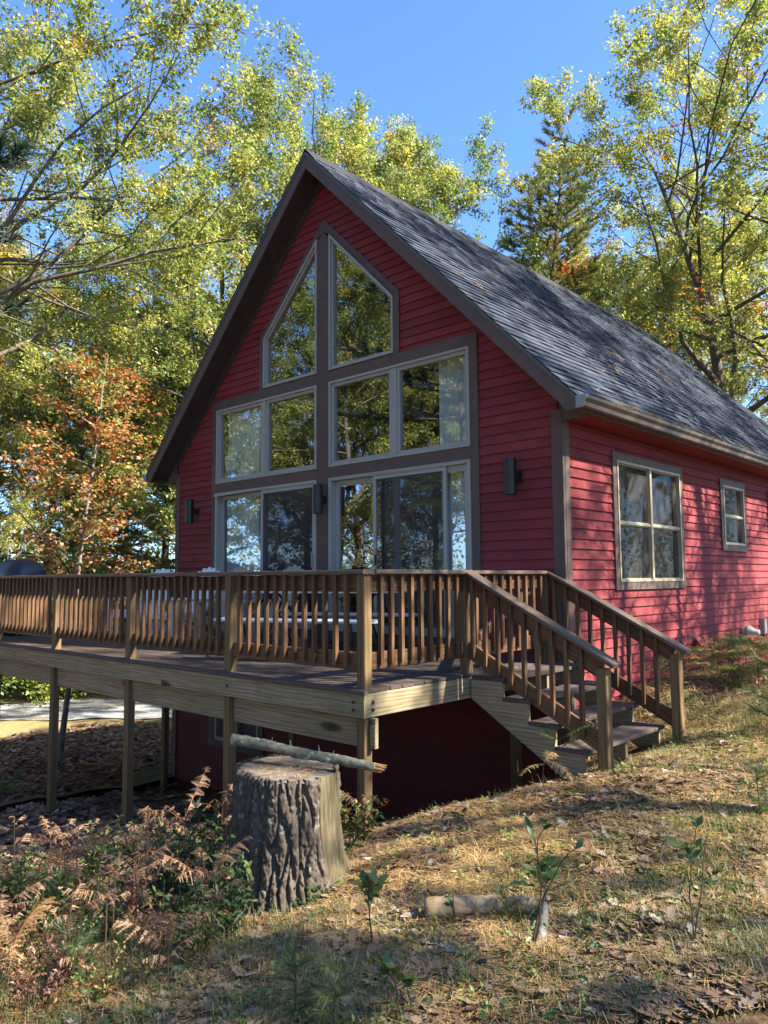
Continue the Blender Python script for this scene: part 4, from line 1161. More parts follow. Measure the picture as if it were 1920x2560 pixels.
def make_maple(seed, H=7.6):
    T = Tree(seed); r = T.r; tubes = []
    P0, D0, _ = T.limb((0, 0, -.2), (.03, .02, 1), H*.97, .075, .008, 12, .05, .02, 8)
    for k in range(26):
        t = .2+.78*k/26; f = t*12; i = min(int(f), 11); p = P0[i].lerp(P0[i+1], f-i)
        az = k*2.4+r.uniform(-.4, .4); L = (2.5-1.9*t)*r.uniform(.7, 1.15)+.2
        P, Dd, _ = T.limb(p, (math.cos(az), math.sin(az), r.uniform(.35, .7)), L, .022*(1.1-t)+.006, .004, 6, .10, -.02, 5)
        for j in range(7):
            q = .25+.75*(j+r.random())/7; fi = q*6; ii_ = min(int(fi), 5); a = P[ii_].lerp(P[ii_+1], fi-ii_)
            d = T.side(Dd[ii_], r.uniform(.4, 1.0)); d.z *= .35; l2 = r.uniform(.25, .7)
            P2, D2, _ = T.limb(a, d, l2, .005, .002, 3, .15, -.01, 3)
            for c in range(4): b = P2[c]; T.anch.append((b.x, b.y, b.z, t))
    A = np.array(T.anch); rng = T.rng; per = 7; n = len(A)
    # lower leaves duller, darker red
    base = np.clip(rng.normal(.55, .18, n), 0, 1); base[A[:, 3] < .45] -= .16
    base[rng.random(n) < .12] = .95
    pos = np.repeat(A[:, :3], per, 0)+rng.normal(size=(n*per, 3))*np.array([.13, .13, .05])
    V, F, t2 = leaf_cards(pos, rng.uniform(.7, 1.3, len(pos))*.095, rng, np.clip(np.repeat(base, per)+rng.normal(0, .1, n*per), 0, 1), .85, 1.1, .25)
    return T.mb.mesh('trunk', M['bark_pale'], True), np_mesh('crown', V, F, M['maple_leaf'], tint=t2)

def make_bush(seed, H=4.0, mat='green_leaf', mean=.55, leaf=.10, n1=16):
    T = Tree(seed); r = T.r
    for k in range(n1):
        az = r.uniform(0, 6.283); el = r.uniform(.7, 1.4)
        P, Dd, _ = T.limb((r.gauss(0, .12), r.gauss(0, .12), -.1), (math.cos(az)*math.cos(el), math.sin(az)*math.cos(el), math.sin(el)), H*r.uniform(.55, 1.0), .022, .004, 7, .10, .01, 4)
        for j in range(9):
            q = .15+.85*(j+r.random())/9; fi = q*7; ii_ = min(int(fi), 6); a = P[ii_].lerp(P[ii_+1], fi-ii_)
            P2, D2, _ = T.limb(a, T.side(Dd[ii_], r.uniform(.6, 1.2)), r.uniform(.3, .9), .006, .002, 3, .2, 0, 3)
            for c in range(4): T.anch.append(tuple(P2[c]))
    A = np.array(T.anch); rng = T.rng; per = 26; n = len(A)
    base = np.clip(rng.normal(mean, .17, n), 0, 1)
    pos = np.repeat(A, per, 0)+rng.normal(size=(n*per, 3))*.12
    V, F, t2 = leaf_cards(pos, rng.uniform(.7, 1.3, len(pos))*leaf, rng, np.clip(np.repeat(base, per)+rng.normal(0, .07, n*per), 0, 1), .6, .5, .2)
    return T.mb.mesh('trunk', M['bark_oak'], True), np_mesh('crown', V, F, M[mat], tint=t2)

OAK = [make_oak(21, 16, .36, .20, clear=.30, n1=22, per=27, leaf=.092, mean=.40, orange=.02), make_oak(22, 17, .30, .18, clear=.24, n1=24, per=25, leaf=.092, mean=.47, orange=.02), make_oak(23, 14, .40, .17, clear=.34, n1=19, per=27, leaf=.092, mean=.34, orange=.03)]
PINE = [make_pine(31, 17, per=44, gap=.5, nb=6, wd=.018, nl=.19, mean=.80), make_pine(32, 15, blen=3.3, clear=.18, per=40, nb=6, wd=.018, nl=.19, mean=.72, brown=.06)]
BUSH = [make_bush(41, 4.2), make_bush(42, 3.2, mean=.68)]
THIN = [make_oak(25, 15, .36, .18, clear=.32, n1=18, per=4, mean=.50), make_oak(26, 16, .34, .18, clear=.36, n1=16, per=4, mean=.50)]
TPINE = make_pine(33, 16, per=14, clear=.38, gap=1.1, nb=4, blen=3.0, wd=.012, nl=.17)
HIGH2 = make_oak(29, 18, .30, .2, clear=.60, n1=16, per=4, mean=.5)
HIGH = make_oak(28, 18, .30, .2, clear=.60, n1=15, n3=5, per=10, mean=.5)
ROAK = make_oak(27, 17, .40, .26, clear=.42, n1=18, n2=8, n3=6, per=26, leaf=.092, mean=.40, orange=.0, limbs=[(.44, RAD(200), 6.5, .75), (.40, RAD(20), 6.0, .8)])
MAPLE = make_maple(51)
BIGOAK = make_oak(61, 17, .40, .24, clear=.42, n1=27, n2=8, per=24, mean=.40, leaf=.088, orange=.0, limbs=[(.50, RAD(38), 7.6, .5)])
NEARPINE = make_pine(71, 11, trunk_r=.14, clear=.56, gap=.55, nb=6, blen=3.1, per=56, nl=.19, wd=.010, mean=.0, brown=.0)

def at(u, depth):
    """ground position from depth along the view and sideways metres"""
    f = Vector((-math.sin(YAW), math.cos(YAW))); rr_ = Vector((math.cos(YAW), math.sin(YAW)))
    p = Vector((CAM.x, CAM.y))+f*depth+rr_*((u-960)/1921.7*depth); return p.x, p.y
def plant(name, pair, x, y, rz, sc, label, cat='tree', group=None, dz=0, tilt=(0, 0)):
    e = empty(name, (x, y, thz(x, y)+dz), rz); e.scale = (sc[0], sc[0], sc[1]) if hasattr(sc, '__len__') else (sc, sc, sc)
    e.rotation_euler = (tilt[0], tilt[1], rz)
    link(bpy.data.objects.new('trunk', pair[0]), e); link(bpy.data.objects.new('crown', pair[1]), e)
    return tag(e, label, cat, group)

# --- in view
plant('oak_tree', BIGOAK, *at(-230, 15.5), RAD(0), 1.08, 'large oak whose long limb sweeps up across the upper left corner', group='oaks in the woods')
plant('maple_tree', MAPLE, -6.85, -.45, RAD(20), (.88, 1.12), 'slender orange maple beyond the left end of the deck')
W2 = 'woods behind the house'
plant('oak_tree', OAK[1], *at(600, 27), 1.1, 1.22, 'tall yellow-green oak rising just left of the roof peak', group='oaks in the woods')
plant('oak_tree', OAK[0], *at(860, 29), 2.3, 1.3, 'yellow-green oak showing directly behind the roof peak', group='oaks in the woods')
plant('oak_tree', OAK[1], *at(1020, 29), 4.0, 1.2, 'yellow oak above the middle of the ridge, next to the tall pine', group='oaks in the woods')
plant('pine_tree', PINE[0], *at(1325, 26), .4, (1.6, 1.14), 'tall green pine standing alone against the sky behind the ridge', group='pines in the woods')
plant('oak_tree', ROAK, *at(1870, 22), 2.2, 1.0, 'big spreading oak with forked trunk behind the far end of the roof', group='oaks in the woods')
plant('oak_tree', THIN[0], *at(2180, 19), 5.2, 1.2, 'oak reaching into the upper right corner', group='oaks in the woods')
plant('pine_tree', PINE[1], *at(400, 29), 1.5, (1.15, 1.12), 'yellowish broad pine left of the gable, behind the maple', group='pines in the woods')
plant('oak_tree', OAK[2], *at(110, 27), 3.3, 1.05, 'green oak behind the maple at the left', group='oaks in the woods')
plant('pine_tree', PINE[0], *at(235, 36), 2.0, (1.3, 1.0), 'dark pine far behind the orange maple', group='pines in the woods')
plant('oak_tree', OAK[0], *at(500, 38), .3, 1.1, 'distant oak between the broad pine and the gable', group='oaks in the woods')
plant('oak_tree', OAK[1], *at(-60, 22), 5.0, .82, 'young green oak with pale trunk left of the maple', group='oaks in the woods')
plant('pine_tree', PINE[1], *at(1560, 31), 4.4, (1.0, .80), 'dark-trunked pine between the tall pine and the spreading oak', group='pines in the woods')
plant('oak_tree', OAK[2], *at(1490, 34), 4.1, 1.02, 'low oak seen just over the ridge between the two pines', group='oaks in the woods')
plant('oak_tree', OAK[0], *at(1660, 33), 1.0, 1.0, 'distant oak behind the spreading oak', group='oaks in the woods')
plant('oak_tree', OAK[1], *at(1930, 27), 3.0, .95, 'oak low over the end of the roof at the right edge', group='oaks in the woods')
plant('oak_tree', OAK[2], *at(1190, 36), 5.6, 1.0, 'distant oak below the tall pine, just over the ridge', group='oaks in the woods')
plant('pine_tree', PINE[1], *at(1700, 29), 2.2, (1.05, .98), 'broad pine showing between the branches of the spreading oak', group='pines in the woods')
plant('oak_tree', OAK[1], *at(1430, 33), .9, .98, 'narrow yellow oak close behind the tall pine', group='oaks in the woods')
far = [(-200, 40, 0), (40, 46, 1), (330, 48, 0), (620, 46, 2), (850, 44, 1), (-350, 34, 2), (760, 40, 0)]
for i, (u, d, k) in enumerate(far):
    plant('oak_tree', OAK[k], *at(u, d), i*1.7, 1.0+.1*(i % 3), 'oak in the far row of woods beyond the driveway', group='far row of oaks')
farb = [(-90, 24, 1, 1.0), (40, 27, 0, 1.1), (170, 24, 1, 1.2), (290, 28, 0, 1.15), (390, 25, 1, 1.2), (470, 30, 0, 1.2), (110, 33, 0, 1.4), (350, 35, 0, 1.4), (-180, 30, 0, 1.3), (230, 38, 1, 1.8), (-20, 38, 1, 1.8), (440, 40, 0, 1.7), (210, 31, 1, 1.5), (400, 33, 1, 1.5), (90, 41, 0, 2.0), (300, 43, 1, 2.0)]
for i, (u, d, k, s) in enumerate(farb):
    plant('shrub', BUSH[k], *at(u, d), i*2.1, s, 'leafy shrub in the undergrowth beyond the driveway', 'shrub', 'undergrowth shrubs beyond the driveway')
for i, (u, d, s) in enumerate(((1500, 30, 1.2), (1700, 27, 1.3), (1850, 31, 1.5), (1960, 25, 1.2))):
    plant('shrub', BUSH[i % 2], *at(u, d), i*1.1, s, 'leafy shrub behind the back of the house', 'shrub', 'shrubs behind the house')
plant('pine_tree', NEARPINE, *at(-520, 7.4), RAD(100), 1.0, 'dark pine whose needle sprays hang into the left edge of the picture')
# far woods that read as one mass
def woods(n, rmin, rmax, a0, a1):
    rng = np.random.default_rng(5); a = rng.uniform(a0, a1, n); rr_ = rng.uniform(rmin, rmax, n)
    x, y = CAM.x+np.cos(a)*rr_, CAM.y+np.sin(a)*rr_
    top = 9+3.5*np.sin(a*23)+2.5*np.sin(a*61+1)+1.5*np.sin(a*140)
    z = th(x, y)+rng.random(n)**.8*np.maximum(top, 4)
    cl = np.sin(x*1.1)*np.sin(y*1.3)+np.sin(z*1.2+x)
    tint = np.clip(.5+.13*cl+rng.normal(0, .1, n), 0, 1)
    return leaf_cards(np.stack([x, y, z], 1), rng.uniform(.25, .5, n), rng, tint, .7, .3, .2)
V, F, t2 = woods(70000, 50, 68, RAD(0), RAD(360))
tag(link(bpy.data.objects.new('woods', np_mesh('woods', V, F, M['oak_leaf'], tint=t2))), 'distant autumn woods closing the view all around', 'woods', kind='stuff')
# --- outside the frame: woods that shade the place and are mirrored in the glass
off_r = [(8.4, 5.2, 'q', 0, .68), (8.3, 2.9, 'q', 0, .60), (10.2, .9, 'q', 0, .8), (11.0, 7.6, 'q', 0, 1.05), (16.5, 9.5, 't', 0, .9), (12.5, 11.0, 'q', 0, .95), (18.5, 1.2, 't', 1, .75), (15.5, -2.2, 'q', 0, .9), (27, -8, 'o', 1, 1.1), (20, -14, 'o', 2, 1.0), (20, 22, 'o', 1, 1.0), (27, 0, 'o', 0, 1.0), (32, 7, 'o', 2, 1.0), (28, 12, 'o', 1, 1.0), (26, 18, 'o', 0, 1.0), (34, 3, 'o', 1, 1.2), (35, 10, 'o', 0, 1.2), (33, -5, 'o', 2, 1.2), (14, 25, 'o', 0, .9), (14.3, 2.6, 'k', 0, .80), (13.0, 9.0, 'h', 0, 1.02)]
off_m = [(-12, -12.5, 'o', 1, .95), (-7, -18, 'p', 0, 1.0), (-18, -7.5, 'o', 0, .95), (-17, -16, 'o', 2, 1.05), (-11, -21, 'o', 1, 1.0), (-3, -22, 'o', 0, 1.0), (-22, -11, 'p', 1, 1.1), (-23, -20, 'o', 0, 1.1), (-16, -26, 'o', 2, 1.1), (-7, -28, 'o', 1, 1.1), (2, -26, 'p', 1, 1.0), (-28, -14, 'o', 1, 1.1), (-28, -25, 'o', 2, 1.1), (8, -24, 'o', 0, 1.0), (-24, -32, 'o', 0, 1.2), (15, -24, 'o', 2, 1.1), (-34, -18, 'o', 0, 1.1)]
for lst, lab, gp in ((off_r, 'tree on the sunny side of the house', 'trees on the sunny side'), (off_m, 'tree in front of the house mirrored in the windows', 'trees mirrored in the windows')):
    for i, (x, y, t, k, s) in enumerate(lst):
        plant('oak_tree' if t in 'othk' else 'pine_tree', OAK[k] if t == 'o' else THIN[k] if t == 't' else HIGH if t == 'h' else HIGH2 if t == 'k' else TPINE if t == 'q' else PINE[k], x, y, x*1.7+y*.9, s, lab.replace('tree', 'oak' if t in 'othk' else 'pine', 1), group=gp+(' (oaks)' if t in 'othk' else ' (pines)'))
for i, (x, y, k, s) in enumerate(((-8, -13, 0, 1.0), (-11, -10, 1, 1.0), (-14, -11, 0, 1.2), (-4, -17, 1, 1.1), (-17, -12, 1, 1.3), (-10, -16, 0, 1.2), (0, -18, 0, 1.1), (-20, -14, 0, 1.4))):
    plant('shrub', BUSH[k], x, y, i, s, 'leafy shrub in the undergrowth in front of the house', 'shrub', 'shrubs mirrored in the windows')
plant('maple_tree', MAPLE, -10.5, -13.6, 2.0, .9, 'orange maple in front of the house mirrored in the windows')

# ------------------------------------------------------------------ stump and branch
def frame_at(depth, lat):
    f = Vector((-math.sin(YAW), math.cos(YAW))); rr_ = Vector((math.cos(YAW), math.sin(YAW)))
    p = Vector((CAM.x, CAM.y))+f*depth+rr_*lat; return p.x, p.y
def attr_mat(name, lo, hi, rough=.95, lichen=None, moss=None, nscale=30):
    m, n, l = nt(name)
    tc = n.new('ShaderNodeTexCoord'); v = tc.outputs['Object']
    a = N(n, 'ShaderNodeTexNoise', Scale=float(nscale), Detail=7.0, Roughness=.7); l.new(v, a.inputs[0])
    r = ramp(n, [(.3, lo), (.7, hi)]); l.new(a.outputs[0], r.inputs[0]); col = r.outputs[0]
    if lichen:
        b = N(n, 'ShaderNodeTexNoise', Scale=17.0, Detail=5.0, Roughness=.6); l.new(v, b.inputs[0])
        lr = ramp(n, [(.60, (0, 0, 0)), (.66, (1, 1, 1))]); l.new(b.outputs[0], lr.inputs[0]); col = mixc(n, l, math_(n, l, 'MULTIPLY', lr.outputs[0], .8), col, lichen)
    if moss:
        sx = n.new('ShaderNodeSeparateXYZ'); l.new(v, sx.inputs[0])
        b = N(n, 'ShaderNodeTexNoise', Scale=5.0, Detail=5.0); l.new(v, b.inputs[0])
        f = math_(n, l, 'SUBTRACT', b.outputs[0], math_(n, l, 'MULTIPLY', sx.outputs[2], 1.1))
        lr = ramp(n, [(.40, (0, 0, 0)), (.56, (1, 1, 1))]); l.new(f, lr.inputs[0]); col = mixc(n, l, math_(n, l, 'MULTIPLY', lr.outputs[0], .8), col, moss)
    b = N(n, 'ShaderNodeBsdfPrincipled', Roughness=rough); l.new(col, b.inputs['Base Color']); b.inputs['Specular IOR Level'].default_value = .15
    bp = N(n, 'ShaderNodeBump', Strength=.7, Distance=.006); l.new(a.outputs[0], bp.inputs['Height']); l.new(bp.outputs[0], b.inputs['Normal'])
    out(n, l, b.outputs[0]); return m
M['stump_bark'] = attr_mat('stump_bark', (.048, .037, .028), (.150, .120, .092), lichen=(.24, .25, .20), moss=(.05, .07, .02), nscale=22)
def stretch_mat(name, stops, sc=(14, 14, 1.2)):
    m, n, l = nt(name)
    tc = n.new('ShaderNodeTexCoord'); mp = N(n, 'ShaderNodeMapping'); mp.inputs['Scale'].default_value = sc; l.new(tc.outputs['Object'], mp.inputs[0])
    a = N(n, 'ShaderNodeTexNoise', Scale=3.0, Detail=6.0, Roughness=.65); l.new(mp.outputs[0], a.inputs[0])
    r = ramp(n, stops); l.new(a.outputs[0], r.inputs[0])
    b = N(n, 'ShaderNodeBsdfPrincipled', Roughness=.85); l.new(r.outputs[0], b.inputs['Base Color']); b.inputs['Specular IOR Level'].default_value = .2
    bp = N(n, 'ShaderNodeBump', Strength=.6, Distance=.006); l.new(a.outputs[0], bp.inputs['Height']); l.new(bp.outputs[0], b.inputs['Normal'])
    out(n, l, b.outputs[0]); return m
M['bare_wood'] = stretch_mat('bare_stump_wood', [(.3, (.05, .040, .022)), (.5, (.13, .105, .058)), (.72, (.23, .19, .115))])
M['cut_top'] = attr_mat('cut_stump_top', (.075, .062, .052), (.20, .165, .135), nscale=18)
M['moss'] = attr_mat('moss_cushion', (.012, .022, .005), (.04, .065, .014), nscale=60)
SX, SY = frame_at(4.93, -.60)
SZ = thz(SX, SY)-.06
SH = .80
stump = empty('tree_stump', (SX, SY, SZ)); tag(stump, 'thick pine stump with furrowed bark and a bare wood strip, in front of the deck', 'stump')
CA = math.atan2(CAM.y-SY, CAM.x-SX)      # facing the camera
def stump_r(a, t):
    """a relative to the camera direction, positive to the right; t 0..1 up"""
    r = .345+.035*(1-t)+.10*math.exp(-t*9)*(.55+.45*math.cos(a*3+.6))+.07*math.exp(-t*5)
    r += .012*math.sin(a*2+1)+.010*math.sin(a*5+2+t*1.5)
    if a > .2: r += .10*math.exp(-t*7)*max(0, math.sin((a-.2)))
    return r
A0, A1 = RAD(33), RAD(105)
nA, nZ = 400, 170
V = np.zeros((nZ+1, nA, 3)); 
for j in range(nZ+1):
    t = j/nZ
    for i in range(nA):
        a = -math.pi+2*math.pi*i/nA; r = stump_r(a, t)
        wx = a*r*1.0; z = t*SH
        sway = .07*mnoise.noise((a*2.2, z*2.5, 3.3))+.05*mnoise.noise((a*5, z*6, 9.1))
        q = ((a+sway)*.36*16.0, z*1.9+mnoise.noise((a*3, z*1.5, .4))*.5, 1.7)
        dd = mnoise.voronoi(q)[0]
        e = min(1.0, max(0.0, (dd[1]-dd[0]-.015)/.17)); plate = e*e*(3-2*e)
        q2 = (a*.36*22+mnoise.noise((z*9, a*3, 1))*.6, z*11+mnoise.noise((a*9, z*6, 4)), 6.1); d2 = mnoise.voronoi(q2)[0]
        e2 = min(1.0, (d2[1]-d2[0])/.25)
        bump = .034*(plate-1)+.013*(e2-1)*plate+.012*mnoise.noise((a*7, z*6, 5))+.006*mnoise.noise((a*30, z*40, 2))
        edge = .0
        bare = 1/(1+math.exp(-(a-A0-.05*math.sin(z*9))*40))*1/(1+math.exp((a-A1)*40))*(1/(1+math.exp(-(t-.16-.1*math.sin(a*3))*30)))
        rr_ = r+bump*(1-bare)-.045*bare
        zz = z+(.012*mnoise.noise((a*6, 1, 1)) if j == nZ else 0)
        ang = CA+a
        # taper out the very top edge
        if t > .97: rr_ -= .012*(t-.97)/.03
        V[j, i] = (math.cos(ang)*rr_, math.sin(ang)*rr_, zz-.02*math.sin(a)*t)
idx = np.arange((nZ+1)*nA).reshape(nZ+1, nA)
Fq = np.stack([idx[:-1], np.roll(idx[:-1], -1, 1), np.roll(idx[1:], -1, 1), idx[1:]], -1).reshape(-1, 4)
o = link(bpy.data.objects.new('bark', np_mesh('bark', V.reshape(-1, 3), Fq, M['stump_bark'], smooth=True)), stump)
# bare strip: own mesh just outside the recessed surface
nb_, nz_ = 40, 60; Vb = np.zeros((nz_+1, nb_+1, 3))
for j in range(nz_+1):
    t = .14+.865*j/nz_
    for i in range(nb_+1):
        a = A0-.03+(A1-A0+.06)*i/nb_; r = stump_r(a, t)-.040+.004*math.sin(a*60+t*4)+.005*mnoise.noise((a*12, t*3, 7))-(.02 if i in (0, nb_) else 0)
        Vb[j, i] = (math.cos(CA+a)*r, math.sin(CA+a)*r, min(t, 1.0)*SH-.02*math.sin(a)*t+(.004 if t >= 1 else 0))
idb = np.arange((nz_+1)*(nb_+1)).reshape(nz_+1, nb_+1)
link(bpy.data.objects.new('bare_wood', np_mesh('bare_wood', Vb.reshape(-1, 3), np.stack([idb[:-1, :-1], idb[:-1, 1:], idb[1:, 1:], idb[1:, :-1]], -1).reshape(-1, 4), M['bare_wood'], smooth=True)), stump)
# cut top
Vt = []; Ft = []; nr_ = 14; nc_ = 120
for k in range(nr_+1):
    f = k/nr_
    for i in range(nc_):
        a = -math.pi+2*math.pi*i/nc_; r = (stump_r(a, 1)-.022-.02*(A0 < a < A1))*f
        Vt.append((math.cos(CA+a)*r, math.sin(CA+a)*r, SH-.006-.02*math.sin(a)*f+.010*mnoise.noise((math.cos(a)*f*6, math.sin(a)*f*6, 3))-(.012 if k == nr_ else 0)))
for k in range(nr_):
    for i in range(nc_): Ft.append((k*nc_+i, k*nc_+(i+1) % nc_, (k+1)*nc_+(i+1) % nc_, (k+1)*nc_+i))
link(bpy.data.objects.new('cut_top', np_mesh('cut_top', np.array(Vt), np.array(Ft)[:, ::-1], M['cut_top'], smooth=True)), stump)
rm = random.Random(4)
def mosslump(a, t, s):
    V = []; F = []; n1_, n2_ = 8, 5; r = stump_r(a, t)-.005
    c = Vector((math.cos(CA+a)*r, math.sin(CA+a)*r, t*SH))
    for j in range(n2_+1):
        for i in range(n1_):
            ph = math.pi*j/n2_; thh = 2*math.pi*i/n1_; d = Vector((math.sin(ph)*math.cos(thh), math.sin(ph)*math.sin(thh), math.cos(ph)))
            V.append(c+d*s*(1+.35*mnoise.noise(d*3+c*9)))
    for j in range(n2_):
        for i in range(n1_): F.append((j*n1_+i, j*n1_+(i+1) % n1_, (j+1)*n1_+(i+1) % n1_, (j+1)*n1_+i))
    return V, F
Vm = []; Fm = []
for k in range(170):
    a = rm.choice((.18, .36, .40))+rm.gauss(0, .09); t = abs(rm.gauss(0, .09))+.05
    v_, f_ = mosslump(a, t, rm.uniform(.006, .015)); b0 = len(Vm); Vm += [tuple(p) for p in v_]; Fm += [tuple(b0+i for i in f) for f in f_]
tag(link(bpy.data.objects.new('moss', np_mesh('moss', np.array(Vm), np.array(Fm), M['moss'], smooth=True)), stump), kind='stuff')

# branch lying across the stump
M['branch_bark'] = attr_mat('lichen_branch_bark', (.075, .072, .050), (.20, .19, .14), lichen=(.38, .42, .34), nscale=35)
M['broken'] = attr_mat('broken_wood', (.22, .10, .04), (.50, .28, .13), nscale=40)
def rough_tube(name, P, rad, mat, parent, seg=14, n=40, amp=.12, seed=1.0):
    P = [Vector(p) for p in P]; V = []; F = []
    m = len(P)-1
    for j in range(n+1):
        f = j/n*m; i = min(int(f), m-1); c = P[i].lerp(P[i+1], f-i); t = (P[i+1]-P[i]).normalized()
        u = t.cross(Vector((0, 0, 1))).normalized(); w = t.cross(u); r = rad[0]+(rad[1]-rad[0])*j/n
        for k in range(seg):
            a = 2*math.pi*k/seg; rr_ = r*(1+amp*mnoise.noise((math.cos(a)*1.5+seed, math.sin(a)*1.5, j*.35))+amp*.5*mnoise.noise((math.cos(a)*4, math.sin(a)*4+seed, j*1.1)))
            V.append(tuple(c+(u*math.cos(a)+w*math.sin(a))*rr_))
    for j in range(n):
        for k in range(seg): F.append((j*seg+k, (j+1)*seg+k, (j+1)*seg+(k+1) % seg, j*seg+(k+1) % seg))
    me = bpy.data.meshes.new(name); me.from_pydata(V, [], F+[tuple(range(seg)), tuple(range(n*seg+seg-1, n*seg-1, -1))]); me.materials.append(mat)
    me.polygons.foreach_set('use_smooth', [True]*len(me.polygons)); return link(bpy.data.objects.new(name, me), parent)
zt_ = SZ+SH
def pv(depth, lat, z): x, y = frame_at(depth, lat); return Vector((x, y, z))
bA, bB = pv(5.03, -.985, zt_+.150), pv(4.86, -.065, zt_+.010)
br = empty('fallen_branch', tuple((bA+bB)/2), world_children=True); tag(br, 'lichen-covered broken branch lying across the top of the stump', 'branch')
mid = bA.lerp(bB, .5)+Vector((0, 0, -.004))
rough_tube('bark', [bA, bA.lerp(bB, .25)+Vector((0, 0, .008)), mid, bA.lerp(bB, .8)+Vector((0, 0, .004)), bB], (.036, .028), M['branch_bark'], br, n=80, amp=.22)
dirb = (bB-bA).normalized()
mb = MB()
for k in range(9):
    a = k*.7; off = Vector((0, 0, 1))*math.sin(a)*.017+dirb.cross(Vector((0, 0, 1)))*math.cos(a)*.017
    mb.tube([bB-dirb*.02+off, bB+dirb*rm.uniform(.03, .075)+off*1.15+Vector((0, 0, rm.uniform(-.01, .008)))], [.013, .005], 5)
mb.build('broken_end', M['broken'], br)
for t, l_ in ((.28, .045), (.42, .05), (.62, .055), (.71, .03)):
    p = bA.lerp(bB, t)+Vector((0, 0, .03)); MB().tube([p, p+Vector((rm.uniform(-.01, .01), rm.uniform(-.01, .01), l_*.7))], [.006, .003], 5).build('twig_stub', M['branch_bark'], br)
# logs on the ground
M['pale_log'] = attr_mat('peeling_log', (.22, .13, .065), (.55, .40, .24), lichen=(.30, .33, .28), nscale=14)
M['grey_stick'] = attr_mat('grey_driftwood', (.12, .11, .10), (.30, .28, .25), nscale=20)
def ground_pt(depth, lat, up): x, y = frame_at(depth, lat); return Vector((x, y, thz(x, y)+up))
a, b = ground_pt(4.08, .20, .05), ground_pt(4.00, .82, .05)
o = rough_tube('log', [a, a.lerp(b, .5)+Vector((0, 0, .01)), b], (.055, .042), M['pale_log'], None, seg=18, n=30, amp=.2, seed=4); tag(o, 'short peeling log on the ground right of the stump', 'log')
a, b = ground_pt(4.02, .80, .09), ground_pt(3.58, .69, .012)
o = rough_tube('grey_stick', [a, b], (.014, .024), M['grey_stick'], None, seg=12, n=30, amp=.3, seed=8); tag(o, 'weathered grey stick leaning on the end of the short log', 'stick')

# ------------------------------------------------------------------ ground cover
gr = np.random.default_rng(77)
f2 = np.array([-math.sin(YAW), math.cos(YAW)]); r2 = np.array([math.cos(YAW), math.sin(YAW)]); c2_ = np.array([CAM.x, CAM.y])
def sample_wedge(n, d0, d1, k=1.0, half=.56):
    """ground points in front of the camera, denser near"""
    t = gr.random(n); d = d0*(d1/d0)**(t**k); lat = (gr.random(n)*2-1)*half*d
    p = c2_+d[:, None]*f2+lat[:, None]*r2
    return p[:, 0], p[:, 1]
def okmask(x, y, under=False):
    house_ = (np.abs(x) < W+.05) & (y > -.05) & (y < 11)
    stmp = np.hypot(x-SX, y-SY) < .40
    stair = (x > 3.5) & (x < 4.62) & (y > -1.55) & (y < 0)
    return ~(house_ | stmp | stair)
def litter_zone(x, y): return (x < 3.2+.25*np.sin(y*3)) & (y > -3.4) | (x < 2.6)
M['straw'] = leafmat('pine_straw', [(0, (.12, .066, .028)), (.35, (.30, .18, .075)), (.7, (.50, .33, .145)), (1, (.60, .46, .24))], .15, .05, .0)
M['dead_leaf'] = leafmat('dead_oak_leaves', [(0, (.055, .032, .022)), (.35, (.15, .09, .055)), (.65, (.25, .16, .10)), (.86, (.33, .24, .165)), (1, (.43, .36, .28))], .12, .04, .0)
M['grass'] = leafmat('grass_blades', [(0, (.04, .07, .018)), (.4, (.11, .155, .04)), (.7, (.22, .25, .07)), (1, (.42, .36, .16))], .35, .04, .0)
# pine straw
def straw_mesh(x, y, z0, lmin, lmax, wd, lift, flat=.14):
    n = len(x); a = gr.random(n)*2*np.pi; L = gr.uniform(lmin, lmax, n); dz = gr.normal(0, flat, n)*L
    dx, dy = np.cos(a)*L*.5, np.sin(a)*L*.5; px_, py_ = -np.sin(a)*wd*.5, np.cos(a)*wd*.5
    zc = z0+lift*gr.random(n)
    bend = gr.normal(0, .12, n)*L
    mxx, myy = x-np.sin(a)*bend, y+np.cos(a)*bend
    P = np.stack([np.stack([x-dx+px_, y-dy+py_, zc-dz*.5], 1), np.stack([x-dx-px_, y-dy-py_, zc-dz*.5], 1),
                  np.stack([mxx-px_, myy-py_, zc+.006], 1), np.stack([mxx+px_, myy+py_, zc+.006], 1),
                  np.stack([x+dx-px_, y+dy-py_, zc+dz*.5], 1), np.stack([x+dx+px_, y+dy+py_, zc+dz*.5], 1)], 1).reshape(-1, 3)
    i = np.arange(n)*6
    F = np.concatenate([np.stack([i, i+1, i+2, i+3], 1), np.stack([i+3, i+2, i+4, i+5], 1)])
    return P, F
x, y = sample_wedge(108000, 2.9, 11.5, .85)
k = okmask(x, y) & ~litter_zone(x, y); x, y = x[k], y[k]
P, F = straw_mesh(x, y, th(x, y)+.003, .07, .17, .0030, .026)
tt = np.clip(gr.normal(.55, .22, len(x)), 0, 1)
o = link(bpy.data.objects.new('pine_straw', np_mesh('pine_straw', P, F, M['straw'], tint=np.concatenate([tt, tt])))); tag(o, 'tan fallen pine needles covering the ground', 'pine needles', kind='stuff')
